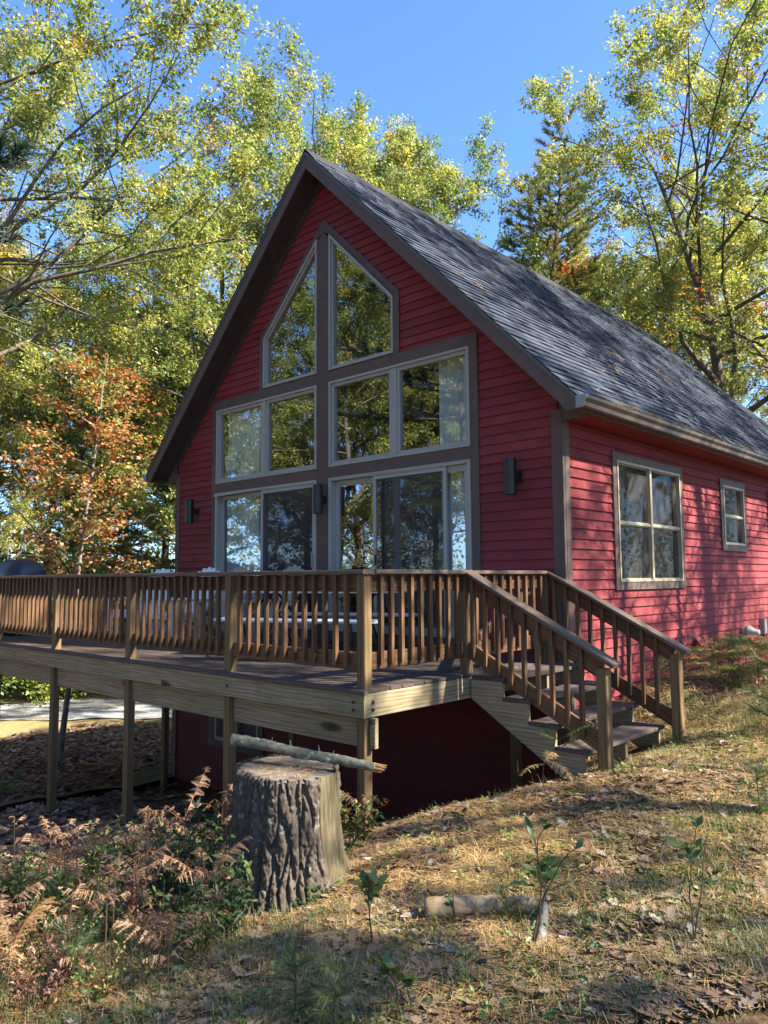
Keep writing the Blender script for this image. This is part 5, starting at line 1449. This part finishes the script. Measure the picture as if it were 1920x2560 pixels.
# lobed oak leaves
def oak_leaf_outline():
    pts = [(0, 0), (.10, .05), (.2, .20), (.29, .13), (.40, .30), (.50, .17), (.60, .33), (.70, .18), (.80, .23), (.88, .10), (1.0, .0)]
    up = pts; dn_ = [(p[0]+.02, -p[1]*.95) for p in pts[-2:0:-1]]
    return np.array(up+dn_)
OL = oak_leaf_outline(); nO = len(OL)
def oak_leaves(x, y, z0, s0, s1, curl, lift):
    n = len(x); a = gr.random(n)*2*np.pi; s = gr.uniform(s0, s1, n)
    tiltx = gr.normal(0, .18, n); tilty = gr.normal(0, .2, n); cu = gr.normal(0, curl, n)
    V = np.zeros((n, nO+1, 3))
    loc = np.concatenate([OL-np.array([.5, 0]), np.array([[0., 0.]])])
    lx = loc[None, :, 0]*s[:, None]; ly = loc[None, :, 1]*s[:, None]*gr.uniform(.7, 1.0, n)[:, None]
    V[:, :, 0] = x[:, None]+lx*np.cos(a)[:, None]-ly*np.sin(a)[:, None]; V[:, :, 1] = y[:, None]+lx*np.sin(a)[:, None]+ly*np.cos(a)[:, None]
    V[:, :, 2] = (z0+lift*gr.random(n))[:, None]+lx*tiltx[:, None]+ly*tilty[:, None]+(np.abs(ly)*.45+lx**2/s[:, None]*.6)*cu[:, None]
    i = (np.arange(n)*(nO+1))[:, None]; j = np.arange(nO)
    F = np.stack([np.broadcast_to(i+nO, (n, nO)), i+j[None], i+((j+1) % nO)[None]], -1).reshape(-1, 3)
    return V.reshape(-1, 3), F
x, y = sample_wedge(20000, 2.9, 9.5, 1.1); k = okmask(x, y) & ~litter_zone(x, y)
k &= (np.sin(x*2.1+.4)*np.sin(y*1.7+1)+.5*np.sin(x*5.3+y*3.1)+gr.random(len(x))*1.1 > .35); x, y = x[k], y[k]
V_, F_ = oak_leaves(x, y, th(x, y)+.016, .035, .115, .5, .016)
tt = np.repeat(np.clip(gr.normal(.52, .26, len(x)), 0, 1), nO)
o = link(bpy.data.objects.new('fallen_leaves', np_mesh('fallen_leaves', V_, F_, M['dead_leaf'], tint=tt))); tag(o, 'dry oak leaves scattered over the forest floor', 'leaves', kind='stuff')
# leaf litter bed under and west of the deck
n = 24000; x = gr.uniform(-10.5, 4.0, n); y = gr.uniform(-7.0, 3.2, n)
lat = (x-CAM.x)*r2[0]+(y-CAM.y)*r2[1]; dep = (x-CAM.x)*f2[0]+(y-CAM.y)*f2[1]
k = okmask(x, y) & litter_zone(x, y) & (dep > 3) & (np.abs(lat) < .56*dep); x, y = x[k], y[k]
V_, F_ = oak_leaves(x, y, th(x, y)+.010, .09, .19, .7, .03)
tt = np.repeat(np.clip(gr.normal(.34, .20, len(x)), 0, 1), nO)
M['litter'] = leafmat('purple_brown_litter', [(0, (.10, .055, .035)), (.35, (.26, .155, .10)), (.65, (.44, .29, .20)), (1, (.58, .44, .33))], .08, .05, .0)
o = link(bpy.data.objects.new('leaf_litter', np_mesh('leaf_litter', V_, F_, M['litter'], tint=tt))); tag(o, 'purple-brown leaf litter under and beside the deck', 'leaves', kind='stuff')
# grass
def grass_mesh(x, y, h0, h1, wd):
    n = len(x); z = th(x, y); a = gr.random(n)*2*np.pi; h = gr.uniform(h0, h1, n); ln = gr.uniform(.2, .9, n)*h
    bx_, by_ = -np.sin(a)*wd*.5, np.cos(a)*wd*.5
    P = np.stack([np.stack([x-bx_, y-by_, z], 1), np.stack([x+bx_, y+by_, z], 1), np.stack([x+np.cos(a)*ln*.4+bx_*.7, y+np.sin(a)*ln*.4+by_*.7, z+h*.65], 1), np.stack([x+np.cos(a)*ln*.4-bx_*.7, y+np.sin(a)*ln*.4-by_*.7, z+h*.65], 1), np.stack([x+np.cos(a)*ln, y+np.sin(a)*ln, z+h*(.8+.2*gr.random(n))], 1)], 1).reshape(-1, 3)
    i = np.arange(n)*5
    F = np.concatenate([np.stack([i, i+1, i+2], 1), np.stack([i, i+2, i+3], 1), np.stack([i+3, i+2, i+4], 1)])
    return P, F
ct_ = sample_wedge(2600, 2.9, 9.5, .85); k = okmask(*ct_) & ~litter_zone(*ct_); cx_, cy_ = ct_[0][k], ct_[1][k]
sel = (np.sin(cx_*1.3+2)*np.cos(cy_*1.1)+gr.random(len(cx_)) > .45); cx_, cy_ = cx_[sel], cy_[sel]
x = np.repeat(cx_, 26)+gr.normal(0, .07, len(cx_)*26); y = np.repeat(cy_, 26)+gr.normal(0, .07, len(cx_)*26)
k = okmask(x, y); ti = np.repeat(gr.normal(.45, .2, len(cx_)), 26)[k]; x, y = x[k], y[k]
P, F = grass_mesh(x, y, .03, .12, .0028); ti = np.clip(ti+gr.normal(0, .12, len(x)), 0, 1)
o = link(bpy.data.objects.new('grass', np_mesh('grass', P, F, M['grass'], tint=np.concatenate([ti]*3)))); tag(o, 'thin woodland grass tufts among the pine needles', 'grass', kind='stuff')
# low green ground cover sprigs
cxy = sample_wedge(230, 2.9, 8.5, .9); k = okmask(*cxy) & ~litter_zone(*cxy); cx_, cy_ = cxy[0][k], cxy[1][k]
n = len(cx_)*22; x = np.repeat(cx_, 22)+gr.normal(0, .045, n); y = np.repeat(cy_, 22)+gr.normal(0, .045, n)
V_, F_, t2 = leaf_cards(np.stack([x, y, th(x, y)+gr.uniform(.01, .07, n)], 1), gr.uniform(.018, .042, n), gr, np.clip(np.repeat(gr.normal(.4, .2, len(cx_)), 22)+gr.normal(0, .1, n), 0, 1), .5, .7)
tag(link(bpy.data.objects.new('ground_cover', np_mesh('ground_cover', V_, F_, M['green_leaf'], tint=t2))), 'tiny green leafy sprigs growing through the pine needles', 'ground cover', kind='stuff')
# small fallen twigs
x, y = sample_wedge(420, 2.9, 9.0, .9); k = okmask(x, y); x, y = x[k], y[k]; Vt_ = MB()
for q in range(len(x)):
    an = gr.random()*6.28; L = gr.uniform(.06, .32); z = thz(x[q], y[q])+.016; b_ = gr.normal(0, .15)
    Vt_.tube([(x[q], y[q], z), (x[q]+math.cos(an)*L*.5, y[q]+math.sin(an)*L*.5, z+.012), (x[q]+math.cos(an+b_)*L, y[q]+math.sin(an+b_)*L, z+gr.uniform(-.004, .02))], [gr.uniform(.002, .005), .003, .0015], 4)
tag(Vt_.build('fallen_twigs', M['bark_oak']), 'small dead twigs lying among the pine needles', 'twigs', kind='stuff')
# needles caught in the gutter, on the roof edge and on the deck
n = 1500; y = gr.uniform(.2, 10.8, n); y = np.where(np.sin(y*2.2)+np.sin(y*5.1+1)+gr.random(n) > .2, y, gr.uniform(.5, 5, n)); s_ = np.abs(gr.normal(0, .10, n)); x = XE+.09-s_
P, F = straw_mesh(x, y, np.maximum(ZR-SL*x, 2.632)+.012, .08, .16, .004, .03, .3); tt = np.clip(gr.normal(.62, .2, n), 0, 1)
V2 = []; 
o = link(bpy.data.objects.new('gutter_needles', np_mesh('gutter_needles', P, F, M['straw'], tint=np.concatenate([tt, tt])))); tag(o, 'tan pine needles caught along the gutter', 'pine needles', kind='stuff')
n = 900; x = gr.uniform(-4, R-.05, n); y = gr.uniform(-D+.02, -.1, n)
P, F = straw_mesh(x, y, np.full(n, .003), .06, .13, .0022, .004, .02); tt = np.clip(gr.normal(.5, .2, n), 0, 1)
o = link(bpy.data.objects.new('deck_needles', np_mesh('deck_needles', P, F, M['straw'], tint=np.concatenate([tt, tt])))); tag(o, 'pine needles scattered on the deck boards', 'pine needles', kind='stuff')
n = 260; a = gr.random(n)*6.28; q = np.sqrt(gr.random(n))*.27; x = SX+np.cos(a)*q; y = SY+np.sin(a)*q
P, F = straw_mesh(x, y, np.full(n, SZ+SH+.004), .05, .12, .0022, .006, .03); tt = np.clip(gr.normal(.45, .2, n), 0, 1)
o = link(bpy.data.objects.new('stump_needles', np_mesh('stump_needles', P, F, M['straw'], tint=np.concatenate([tt, tt])))); tag(o, 'pine needles lying on top of the stump', 'pine needles', kind='stuff')
n = 170; x = gr.uniform(.4, XE-.1, n); y = gr.uniform(-.2, 7, n); cl_ = gr.integers(0, 9, n); x = np.clip(gr.uniform(1.5, 3.9, 9)[cl_]+gr.normal(0, .12, n), .3, 4.0); y = gr.uniform(0, 6, 9)[cl_]+gr.normal(0, .15, n)
P, F = straw_mesh(x, y, ZR-SL*x+.03, .08, .16, .005, .01, .0)
P = P.reshape(n, 6, 3); P[:, :, 2] -= SL*(P[:, :, 0]-x[:, None]); P = P.reshape(-1, 3); tt = np.clip(gr.normal(.45, .2, n), 0, 1)
o = link(bpy.data.objects.new('roof_needles', np_mesh('roof_needles', P, F, M['straw'], tint=np.concatenate([tt, tt])))); tag(o, 'small drifts of pine needles on the roof', 'pine needles', kind='stuff')

# ------------------------------------------------------------------ ferns, saplings, seedlings
M['fern_brown'] = leafmat('dry_bracken', [(0, (.12, .058, .03)), (.5, (.30, .16, .085)), (1, (.48, .32, .19))], .3, .03, .5)
M['fern_green'] = leafmat('green_bracken', [(0, (.06, .10, .025)), (.5, (.16, .21, .05)), (1, (.36, .33, .09))], .4, .04, .6)
M['fern_gold'] = leafmat('golden_bracken', [(0, (.28, .15, .05)), (.5, (.42, .27, .10)), (1, (.50, .40, .19))], .35, .03, .4)
M['stem'] = paint('plant_stem', (.09, .055, .035), rough=.8, amp=.3)
M['shrub_leaf'] = leafmat('shrub_leaves', [(0, (.028, .062, .022)), (.4, (.075, .135, .042)), (.7, (.18, .22, .055)), (.88, (.36, .30, .07)), (1, (.40, .10, .05))], .35, .035, .5)
M['red_leaf'] = leafmat('reddish_shrub_leaves', [(0, (.11, .05, .035)), (.4, (.22, .10, .065)), (.75, (.34, .15, .08)), (1, (.18, .20, .06))], .3, .06, .3)
def frond_mesh(seed, L, wide, mat, arch, curl=.0, npair=15, drop=.0):
    r = random.Random(seed); V = []; F = []; T = []
    def rach(t): return Vector((L*t*(1-.12*arch*t), 0, arch*L*(.55*t-.75*t*t)))
    mb = MB(); mb.tube([rach(k/8) for k in range(9)], [.004*L/.5*(1-.8*k/8)+.0006 for k in range(9)], 4); 
    V += mb.v; F += [f for f in mb.f if len(f) == 4]; T += [.2]*len(F)
    F3 = []; T3 = []
    for i in range(npair):
        t = .12+.87*i/npair; p = rach(t); pl = wide*L*(math.sin(math.pi*min(1, .30+.70*(1-t)))*(1-t)**.55+.03)*r.uniform(.8, 1.12)
        for s in (-1, 1):
            if r.random() < drop: continue
            d = Vector((.42+r.gauss(0, .18 if drop else .04), s, r.uniform(-.25, .12)-curl*r.random())).normalized(); ax = d; nn = 7
            w = L/npair*.55; cu_ = curl*r.uniform(.1, 1.0); ax = (ax+Vector((r.gauss(0, .1), 0, r.gauss(0, .25 if drop else .06)))).normalized()
            tn = r.uniform(0, 1)
            for k in range(nn):
                a = p+ax*pl*(k/nn); e = p+ax*pl*((k+1)/nn); a.z -= cu_*pl*(k/nn)**2; e.z -= cu_*pl*((k+1)/nn)**2
                ww = w*(1-.75*k/nn); f = Vector((1, 0, 0))
                for q in (-1, 1):
                    b0 = len(V); tip = (a+e)/2+f*q*ww+ax*pl*.05+Vector((0, 0, r.uniform(-.006, .004)))
                    V += [tuple(a), tuple(e), tuple(tip)]; F3.append((b0, b0+1, b0+2)); T3.append(min(1, max(0, tn*.6+r.random()*.4)))
    me = bpy.data.meshes.new('frond'); me.from_pydata([tuple(v) for v in V], [], F+F3); me.materials.append(mat)
    at_ = me.attributes.new('tint', 'FLOAT', 'FACE'); at_.data.foreach_set('value', T+T3); me.update(); return me
FB = [frond_mesh(1, .40, .32, M['fern_brown'], .6, .9, 12, .30), frond_mesh(2, .34, .26, M['fern_brown'], 1.0, 1.1, 11, .38), frond_mesh(3, .44, .24, M['fern_brown'], .4, .7, 13, .28), frond_mesh(13, .28, .30, M['fern_brown'], .8, 1.2, 10, .4)]
FG = [frond_mesh(4, .50, .40, M['fern_green'], .5, .15), frond_mesh(5, .42, .42, M['fern_green'], .35, .1)]
FY = [frond_mesh(6, .48, .38, M['fern_gold'], .6, .3), frond_mesh(7, .40, .36, M['fern_gold'], 1.0, .6)]
FP = [frond_mesh(8, .30, .40, M['fern_green'], .35, .1)]
_stm = {}
rf = random.Random(12)
def fern(x, y, meshes, nf, sc, label, group=None, stem=.22, el=(.15, .7), cat='fern'):
    t = empty('fern', (x, y, thz(x, y)), rf.uniform(0, 6.28)); tag(t, label, cat, group)
    key = round(stem, 2)
    if key not in _stm: _stm[key] = MB().tube([(0, 0, -.02), (.01, .005, stem*.5), (.0, .01, stem)], [.004, .0035, .0028], 5).mesh('stem', M['stem'])
    link(bpy.data.objects.new('stem', _stm[key]), t)
    for k in range(nf):
        o = bpy.data.objects.new('frond', rf.choice(meshes)); az = 6.283*k/nf+rf.uniform(-.5, .5)
        o.location = (0, .01, stem*rf.uniform(.75, 1.0)); o.rotation_euler = (rf.uniform(-.4, .4), -rf.uniform(*el), az); s = sc*rf.uniform(.75, 1.15); o.scale = (s, s, s)
        link(o, t)
    return t
# dry bracken in the lower left undergrowth
G1 = 'dry bracken in the lower left undergrowth'
for i in range(85):
    d = rf.uniform(3.5, 6.6); u = rf.uniform(-30, 560)
    x, y = at(u, d)
    if math.hypot(x-SX, y-SY) < .55: continue
    fern(x, y, FB, rf.choice((3, 4, 5)), rf.uniform(.35, .8), *(('dry brown bracken fern along the bottom left corner', G1+' (near)') if d < 4.4 else ('dry brown bracken fern in the middle of the undergrowth left of the stump', G1+' (middle)') if d < 5.5 else ('dry brown bracken fern close to the deck posts left of the stump', G1+' (far)')), rf.choice((.12, .2, .28, .36, .44)))
for (u, d, s) in ((470, 5.6, 1.0), (560, 5.9, .8)):
    fern(*at(u, d), FB, 4, s, 'tall pinkish-brown bracken just left of the stump' if s == 1.0 else 'pinkish-brown bracken beside the deck post behind the stump', None, .5)
fern(*at(905, 5.75), FB, 3, .7, 'drooping brown fern between the stump and the corner post', None, .26)
fern(*at(1345, 6.0), FY, 3, .62, 'golden dried fern on the slope before the steps', None, .25, (-.4, .3))
fern(*at(1385, 6.2), FP, 4, .95, 'pale green fern standing in front of the stair stringer', None, .36)
fern(*at(60, 3.6), FY, 3, .8, 'pale straw-coloured fern at the lower left edge', None, .28)
fern(*at(1480, 6.25), FB, 4, .42, 'dead grey-brown flower stalk in front of the near newel post', None, .42, cat='plant')
fern(-4.9, .6, FG, 5, 1.0, 'bright yellow-green fern on the litter seen between the deck posts', None, .2)
fern(*at(30, 11), FG, 5, 1.1, 'pale green fern at the far left edge below the deck', None, .25)
# bracken bed along the sunny side wall
G2 = 'bracken along the sunny side wall'
for i in range(26):
    y = rf.uniform(.7, 4.2); x = rf.uniform(3.85, 5.9-.32*y)
    m_, lab = ((FG, 'green bracken fern by the foot of the side wall') if i % 3 else (FY, 'golden bracken fern by the foot of the side wall')) if i % 5 else (FB, 'brown bracken fern by the foot of the side wall')
    fern(x, y, m_, 5, rf.uniform(.7, 1.1), lab, G2+(' (green)' if m_ is FG else ' (golden)' if m_ is FY else ' (brown)'), rf.choice((.15, .25, .35)), (.0, .5))
# leafy shrubs with many small leaves
def shrub_pair(seed, H, nst, mat, leaf, per=4, spread=.5, mean=.45):
    T = Tree(seed); r = T.r; rng = T.rng; pos = []; ax = []
    for k in range(nst):
        az = r.uniform(0, 6.283); el = r.uniform(.95, 1.45)
        P, Dd, _ = T.limb((r.gauss(0, .04), r.gauss(0, .04), -.02), (math.cos(az)*math.cos(el)*spread*2, math.sin(az)*math.cos(el)*spread*2, math.sin(el)), H*r.uniform(.5, 1.0), .0035, .0015, 6, .12, .0, 4)
        for j in range(7):
            q = .3+.7*j/6; fi = q*6; ii_ = min(int(fi), 5); a = P[ii_].lerp(P[ii_+1], fi-ii_)
            P2, D2, _ = T.limb(a, T.side(Dd[ii_], r.uniform(.4, .9)), r.uniform(.05, .13), .0015, .0008, 3, .15, .03, 3)
            for c in range(4):
                for _k in range(per):
                    pos.append(tuple(P2[c])); ax.append(tuple((D2[min(c, 3)]*.8+Vector((r.gauss(0, .6), r.gauss(0, .6), r.gauss(.2, .4)))).normalized()))
    pos = np.array(pos); ax = np.array(ax); n = len(pos)
    V, F, t2 = leaf_cards(pos, rng.uniform(.7, 1.25, n)*leaf, rng, np.clip(rng.normal(mean, .22, n), 0, 1), .42, .4, .0, ax)
    return T.mb.mesh('stems', M['stem'], True), np_mesh('foliage', V, F, mat, tint=t2)
SHR = [shrub_pair(81, .50, 7, M['shrub_leaf'], .042, 2, mean=.32), shrub_pair(82, .40, 6, M['shrub_leaf'], .046, 2, mean=.45), shrub_pair(83, .46, 6, M['shrub_leaf'], .040, 2, mean=.72), shrub_pair(84, .34, 6, M['red_leaf'], .034, 2, mean=.4)]
def low_shrub(u, d, k, s, label, group=None):
    x, y = at(u, d); t = empty('low_shrub', (x, y, thz(x, y)), rf.uniform(0, 6.28)); t.scale = (s, s, s); tag(t, label, 'shrub', group)
    link(bpy.data.objects.new('stems', SHR[k][0]), t); link(bpy.data.objects.new('foliage', SHR[k][1]), t)
low_shrub(125, 5.0, 2, 1.25, 'yellow-green leafy shrub in front of the left deck post')
low_shrub(345, 5.6, 0, 1.15, 'blue-green leafy shrub below the second deck post')
low_shrub(530, 5.0, 0, 1.35, 'tall dark green shrub against the left side of the stump')
low_shrub(585, 4.25, 1, 1.0, 'green shrub at the front left foot of the stump')
low_shrub(520, 4.1, 1, 1.05, 'green shrub with upright leaves left of the stump foot')
low_shrub(890, 5.6, 1, .95, 'green sprig showing behind the stump beside the corner post')
G3 = 'mixed low shrubs in the lower left undergrowth'
for i in range(40):
    u = rf.uniform(-20, 540); d = rf.uniform(3.3, 6.4); k = rf.choice((0, 1, 3, 1, 2, 2))
    x, y = at(u, d)
    if math.hypot(x-SX, y-SY) < .5: continue
    low_shrub(u, d, k, rf.uniform(.6, 1.0), ('low reddish huckleberry shrub in the undergrowth left of the stump' if k == 3 else 'low green shrub in the undergrowth left of the stump' if k < 2 else 'low yellowing shrub in the undergrowth left of the stump'), G3+(' (reddish)' if k == 3 else ' (green)' if k < 2 else ' (yellowing)'))
# saplings whose leaves are separate
def leaf_mesh(name, mat, tint, w=.5):
    n = 6; V = []; F = []
    for i in range(n+1):
        t = i/n; hw = w*.5*math.sin(math.pi*t**.85)*1.0 if 0 < i < n else 0; z = -.18*t*t
        V += [(t, -hw, z+.10*hw*2), (t, 0, z), (t, hw, z+.10*hw*2)]
    for i in range(n):
        for k in range(2): a = i*3+k; F.append((a, a+1, a+4, a+3))
    me = bpy.data.meshes.new(name); me.from_pydata(V, [], F); me.materials.append(mat)
    at_ = me.attributes.new('tint', 'FLOAT', 'FACE'); at_.data.foreach_set('value', [tint]*len(F)); me.polygons.foreach_set('use_smooth', [True]*len(F)); me.update(); return me
LM = {'g': leaf_mesh('leaf', M['shrub_leaf'], .42), 'd': leaf_mesh('leaf', M['shrub_leaf'], .15), 'y': leaf_mesh('leaf', M['shrub_leaf'], .72), 'r': leaf_mesh('leaf', M['shrub_leaf'], 1.0)}
def sapling(u, d, H, nl, ls, mix, label, lean=(.1, .0), nstem=1):
    x, y = at(u, d); t = empty('sapling', (x, y, thz(x, y))); tag(t, label, 'sapling', 'young saplings in the foreground')
    mb = MB(); spots = []
    for s_ in range(nstem):
        P = [Vector((0, 0, -.02))]; dd = Vector((rf.gauss(lean[0], .15), rf.gauss(lean[1], .15), 1)).normalized()
        for k in range(7):
            dd = (dd+Vector((rf.gauss(0, .12), rf.gauss(0, .12), .05))).normalized(); P.append(P[-1]+dd*H/7*rf.uniform(.85, 1.1))
        mb.tube(P, [.005*(1-.1*k) for k in range(8)], 6)
        for j in range(max(2, nl//nstem//3)):
            q = rf.uniform(3.2, 7); i = min(int(q), 6); a = P[i].lerp(P[i+1], q-i); e = a+Vector((rf.gauss(0, .5), rf.gauss(0, .5), rf.uniform(.25, .9))).normalized()*rf.uniform(.04, .11)*H/.45
            mb.tube([a, e], [.0022, .0012], 4)
            for w in range(3): spots.append((a.lerp(e, .5+.25*w), (e-a).normalized()))
    mb.build('stem', M['stem'], t)
    for (p, dr_) in spots:
        o = bpy.data.objects.new('leaf', LM[rf.choice(mix)]); s = ls*rf.uniform(.75, 1.2)
        dv = (dr_*.5+Vector((rf.gauss(0, .6), rf.gauss(0, .6), rf.uniform(-.1, .6)))).normalized(); zz = Vector((rf.gauss(0, .4), rf.gauss(0, .4), 1)); zz = (zz-dv*zz.dot(dv)).normalized(); yy = zz.cross(dv)
        mm = Matrix((dv*s, yy*s, zz*s)).transposed().to_4x4(); mm.translation = p; o.matrix_basis = mm; link(o, t)
sapling(925, 3.75, .42, 27, .07, 'ggyyr', 'yellow-green sapling with a few red leaves right of the stump foot')
sapling(1310, 3.55, .52, 42, .062, 'gdggy', 'dark green many-leaved sapling standing over the grey stick', nstem=3)
sapling(1700, 3.45, .50, 27, .060, 'dgg', 'thin dark sapling with sparse leaves at the lower right', (-.1, .1), 2)
sapling(985, 3.05, .26, 21, .065, 'gyyg', 'short bright green sapling at the bottom centre', (-.1, 0))
sapling(1120, 3.95, .22, 8, .045, 'dg', 'tiny two-stemmed seedling growing in front of the short log', nstem=2)
sapling(640, 4.35, .34, 21, .060, 'gg', 'upright green sapling before the middle of the stump')
# pine seedlings
SEED = []
for sd_ in (91, 92):
    T = Tree(sd_); r = T.r; pos = []; dr_ = []
    P, Dd, _ = T.limb((0, 0, -.02), (0, 0, 1), .30, .005, .002, 5, .06, .05, 5)
    for k in range(9):
        a = P[1+k % 5]; az = k*2.1; d = Vector((math.cos(az), math.sin(az), .55)).normalized(); e = a+d*r.uniform(.06, .14); T.mb.tube([a, e], [.002, .0012], 3)
        for q in (.4, .7, 1): pos.append(tuple(a.lerp(e, q))); dr_.append(tuple(d))
    pos.append(tuple(P[-1])); dr_.append((0, 0, 1))
    V, F, t2 = needles(np.array(pos), np.array(dr_), 30, .085, .0022, T.rng, np.full(len(pos), .45), .7)
    SEED.append((T.mb.mesh('stem', M['stem'], True), np_mesh('needles', V, F, M['pine_needle'], tint=t2)))
def seedling(u, d, k, s, label):
    x, y = at(u, d); t = empty('pine_seedling', (x, y, thz(x, y)), rf.uniform(0, 6)); t.scale = (s, s, s); tag(t, label, 'seedling', 'pine seedlings')
    link(bpy.data.objects.new('stem', SEED[k][0]), t); link(bpy.data.objects.new('needles', SEED[k][1]), t)
seedling(740, 3.15, 0, .9, 'small pine seedling at the bottom edge below the stump')
seedling(835, 3.05, 1, 1.0, 'bushy pine seedling at the bottom edge, right of the other one')
seedling(1900, 6.9, 1, 2.3, 'bushy young pine at the right edge beyond the newel posts')
seedling(1870, 4.9, 0, 1.1, 'small pine seedling at the right edge in the middle ground')
seedling(1255, 3.95, 1, .75, 'little pine seedling at the right end of the short log')
seedling(1340, 3.95, 0, .9, 'little pine seedling behind the grey stick')
seedling(1150, 3.3, 0, .6, 'tiny pine seedling in front of the short log')
seedling(230, 3.7, 1, .9, 'pine seedling in the grass at the lower left')
for o in list(bpy.data.objects):
    if '_wi' in o: del o['_wi']
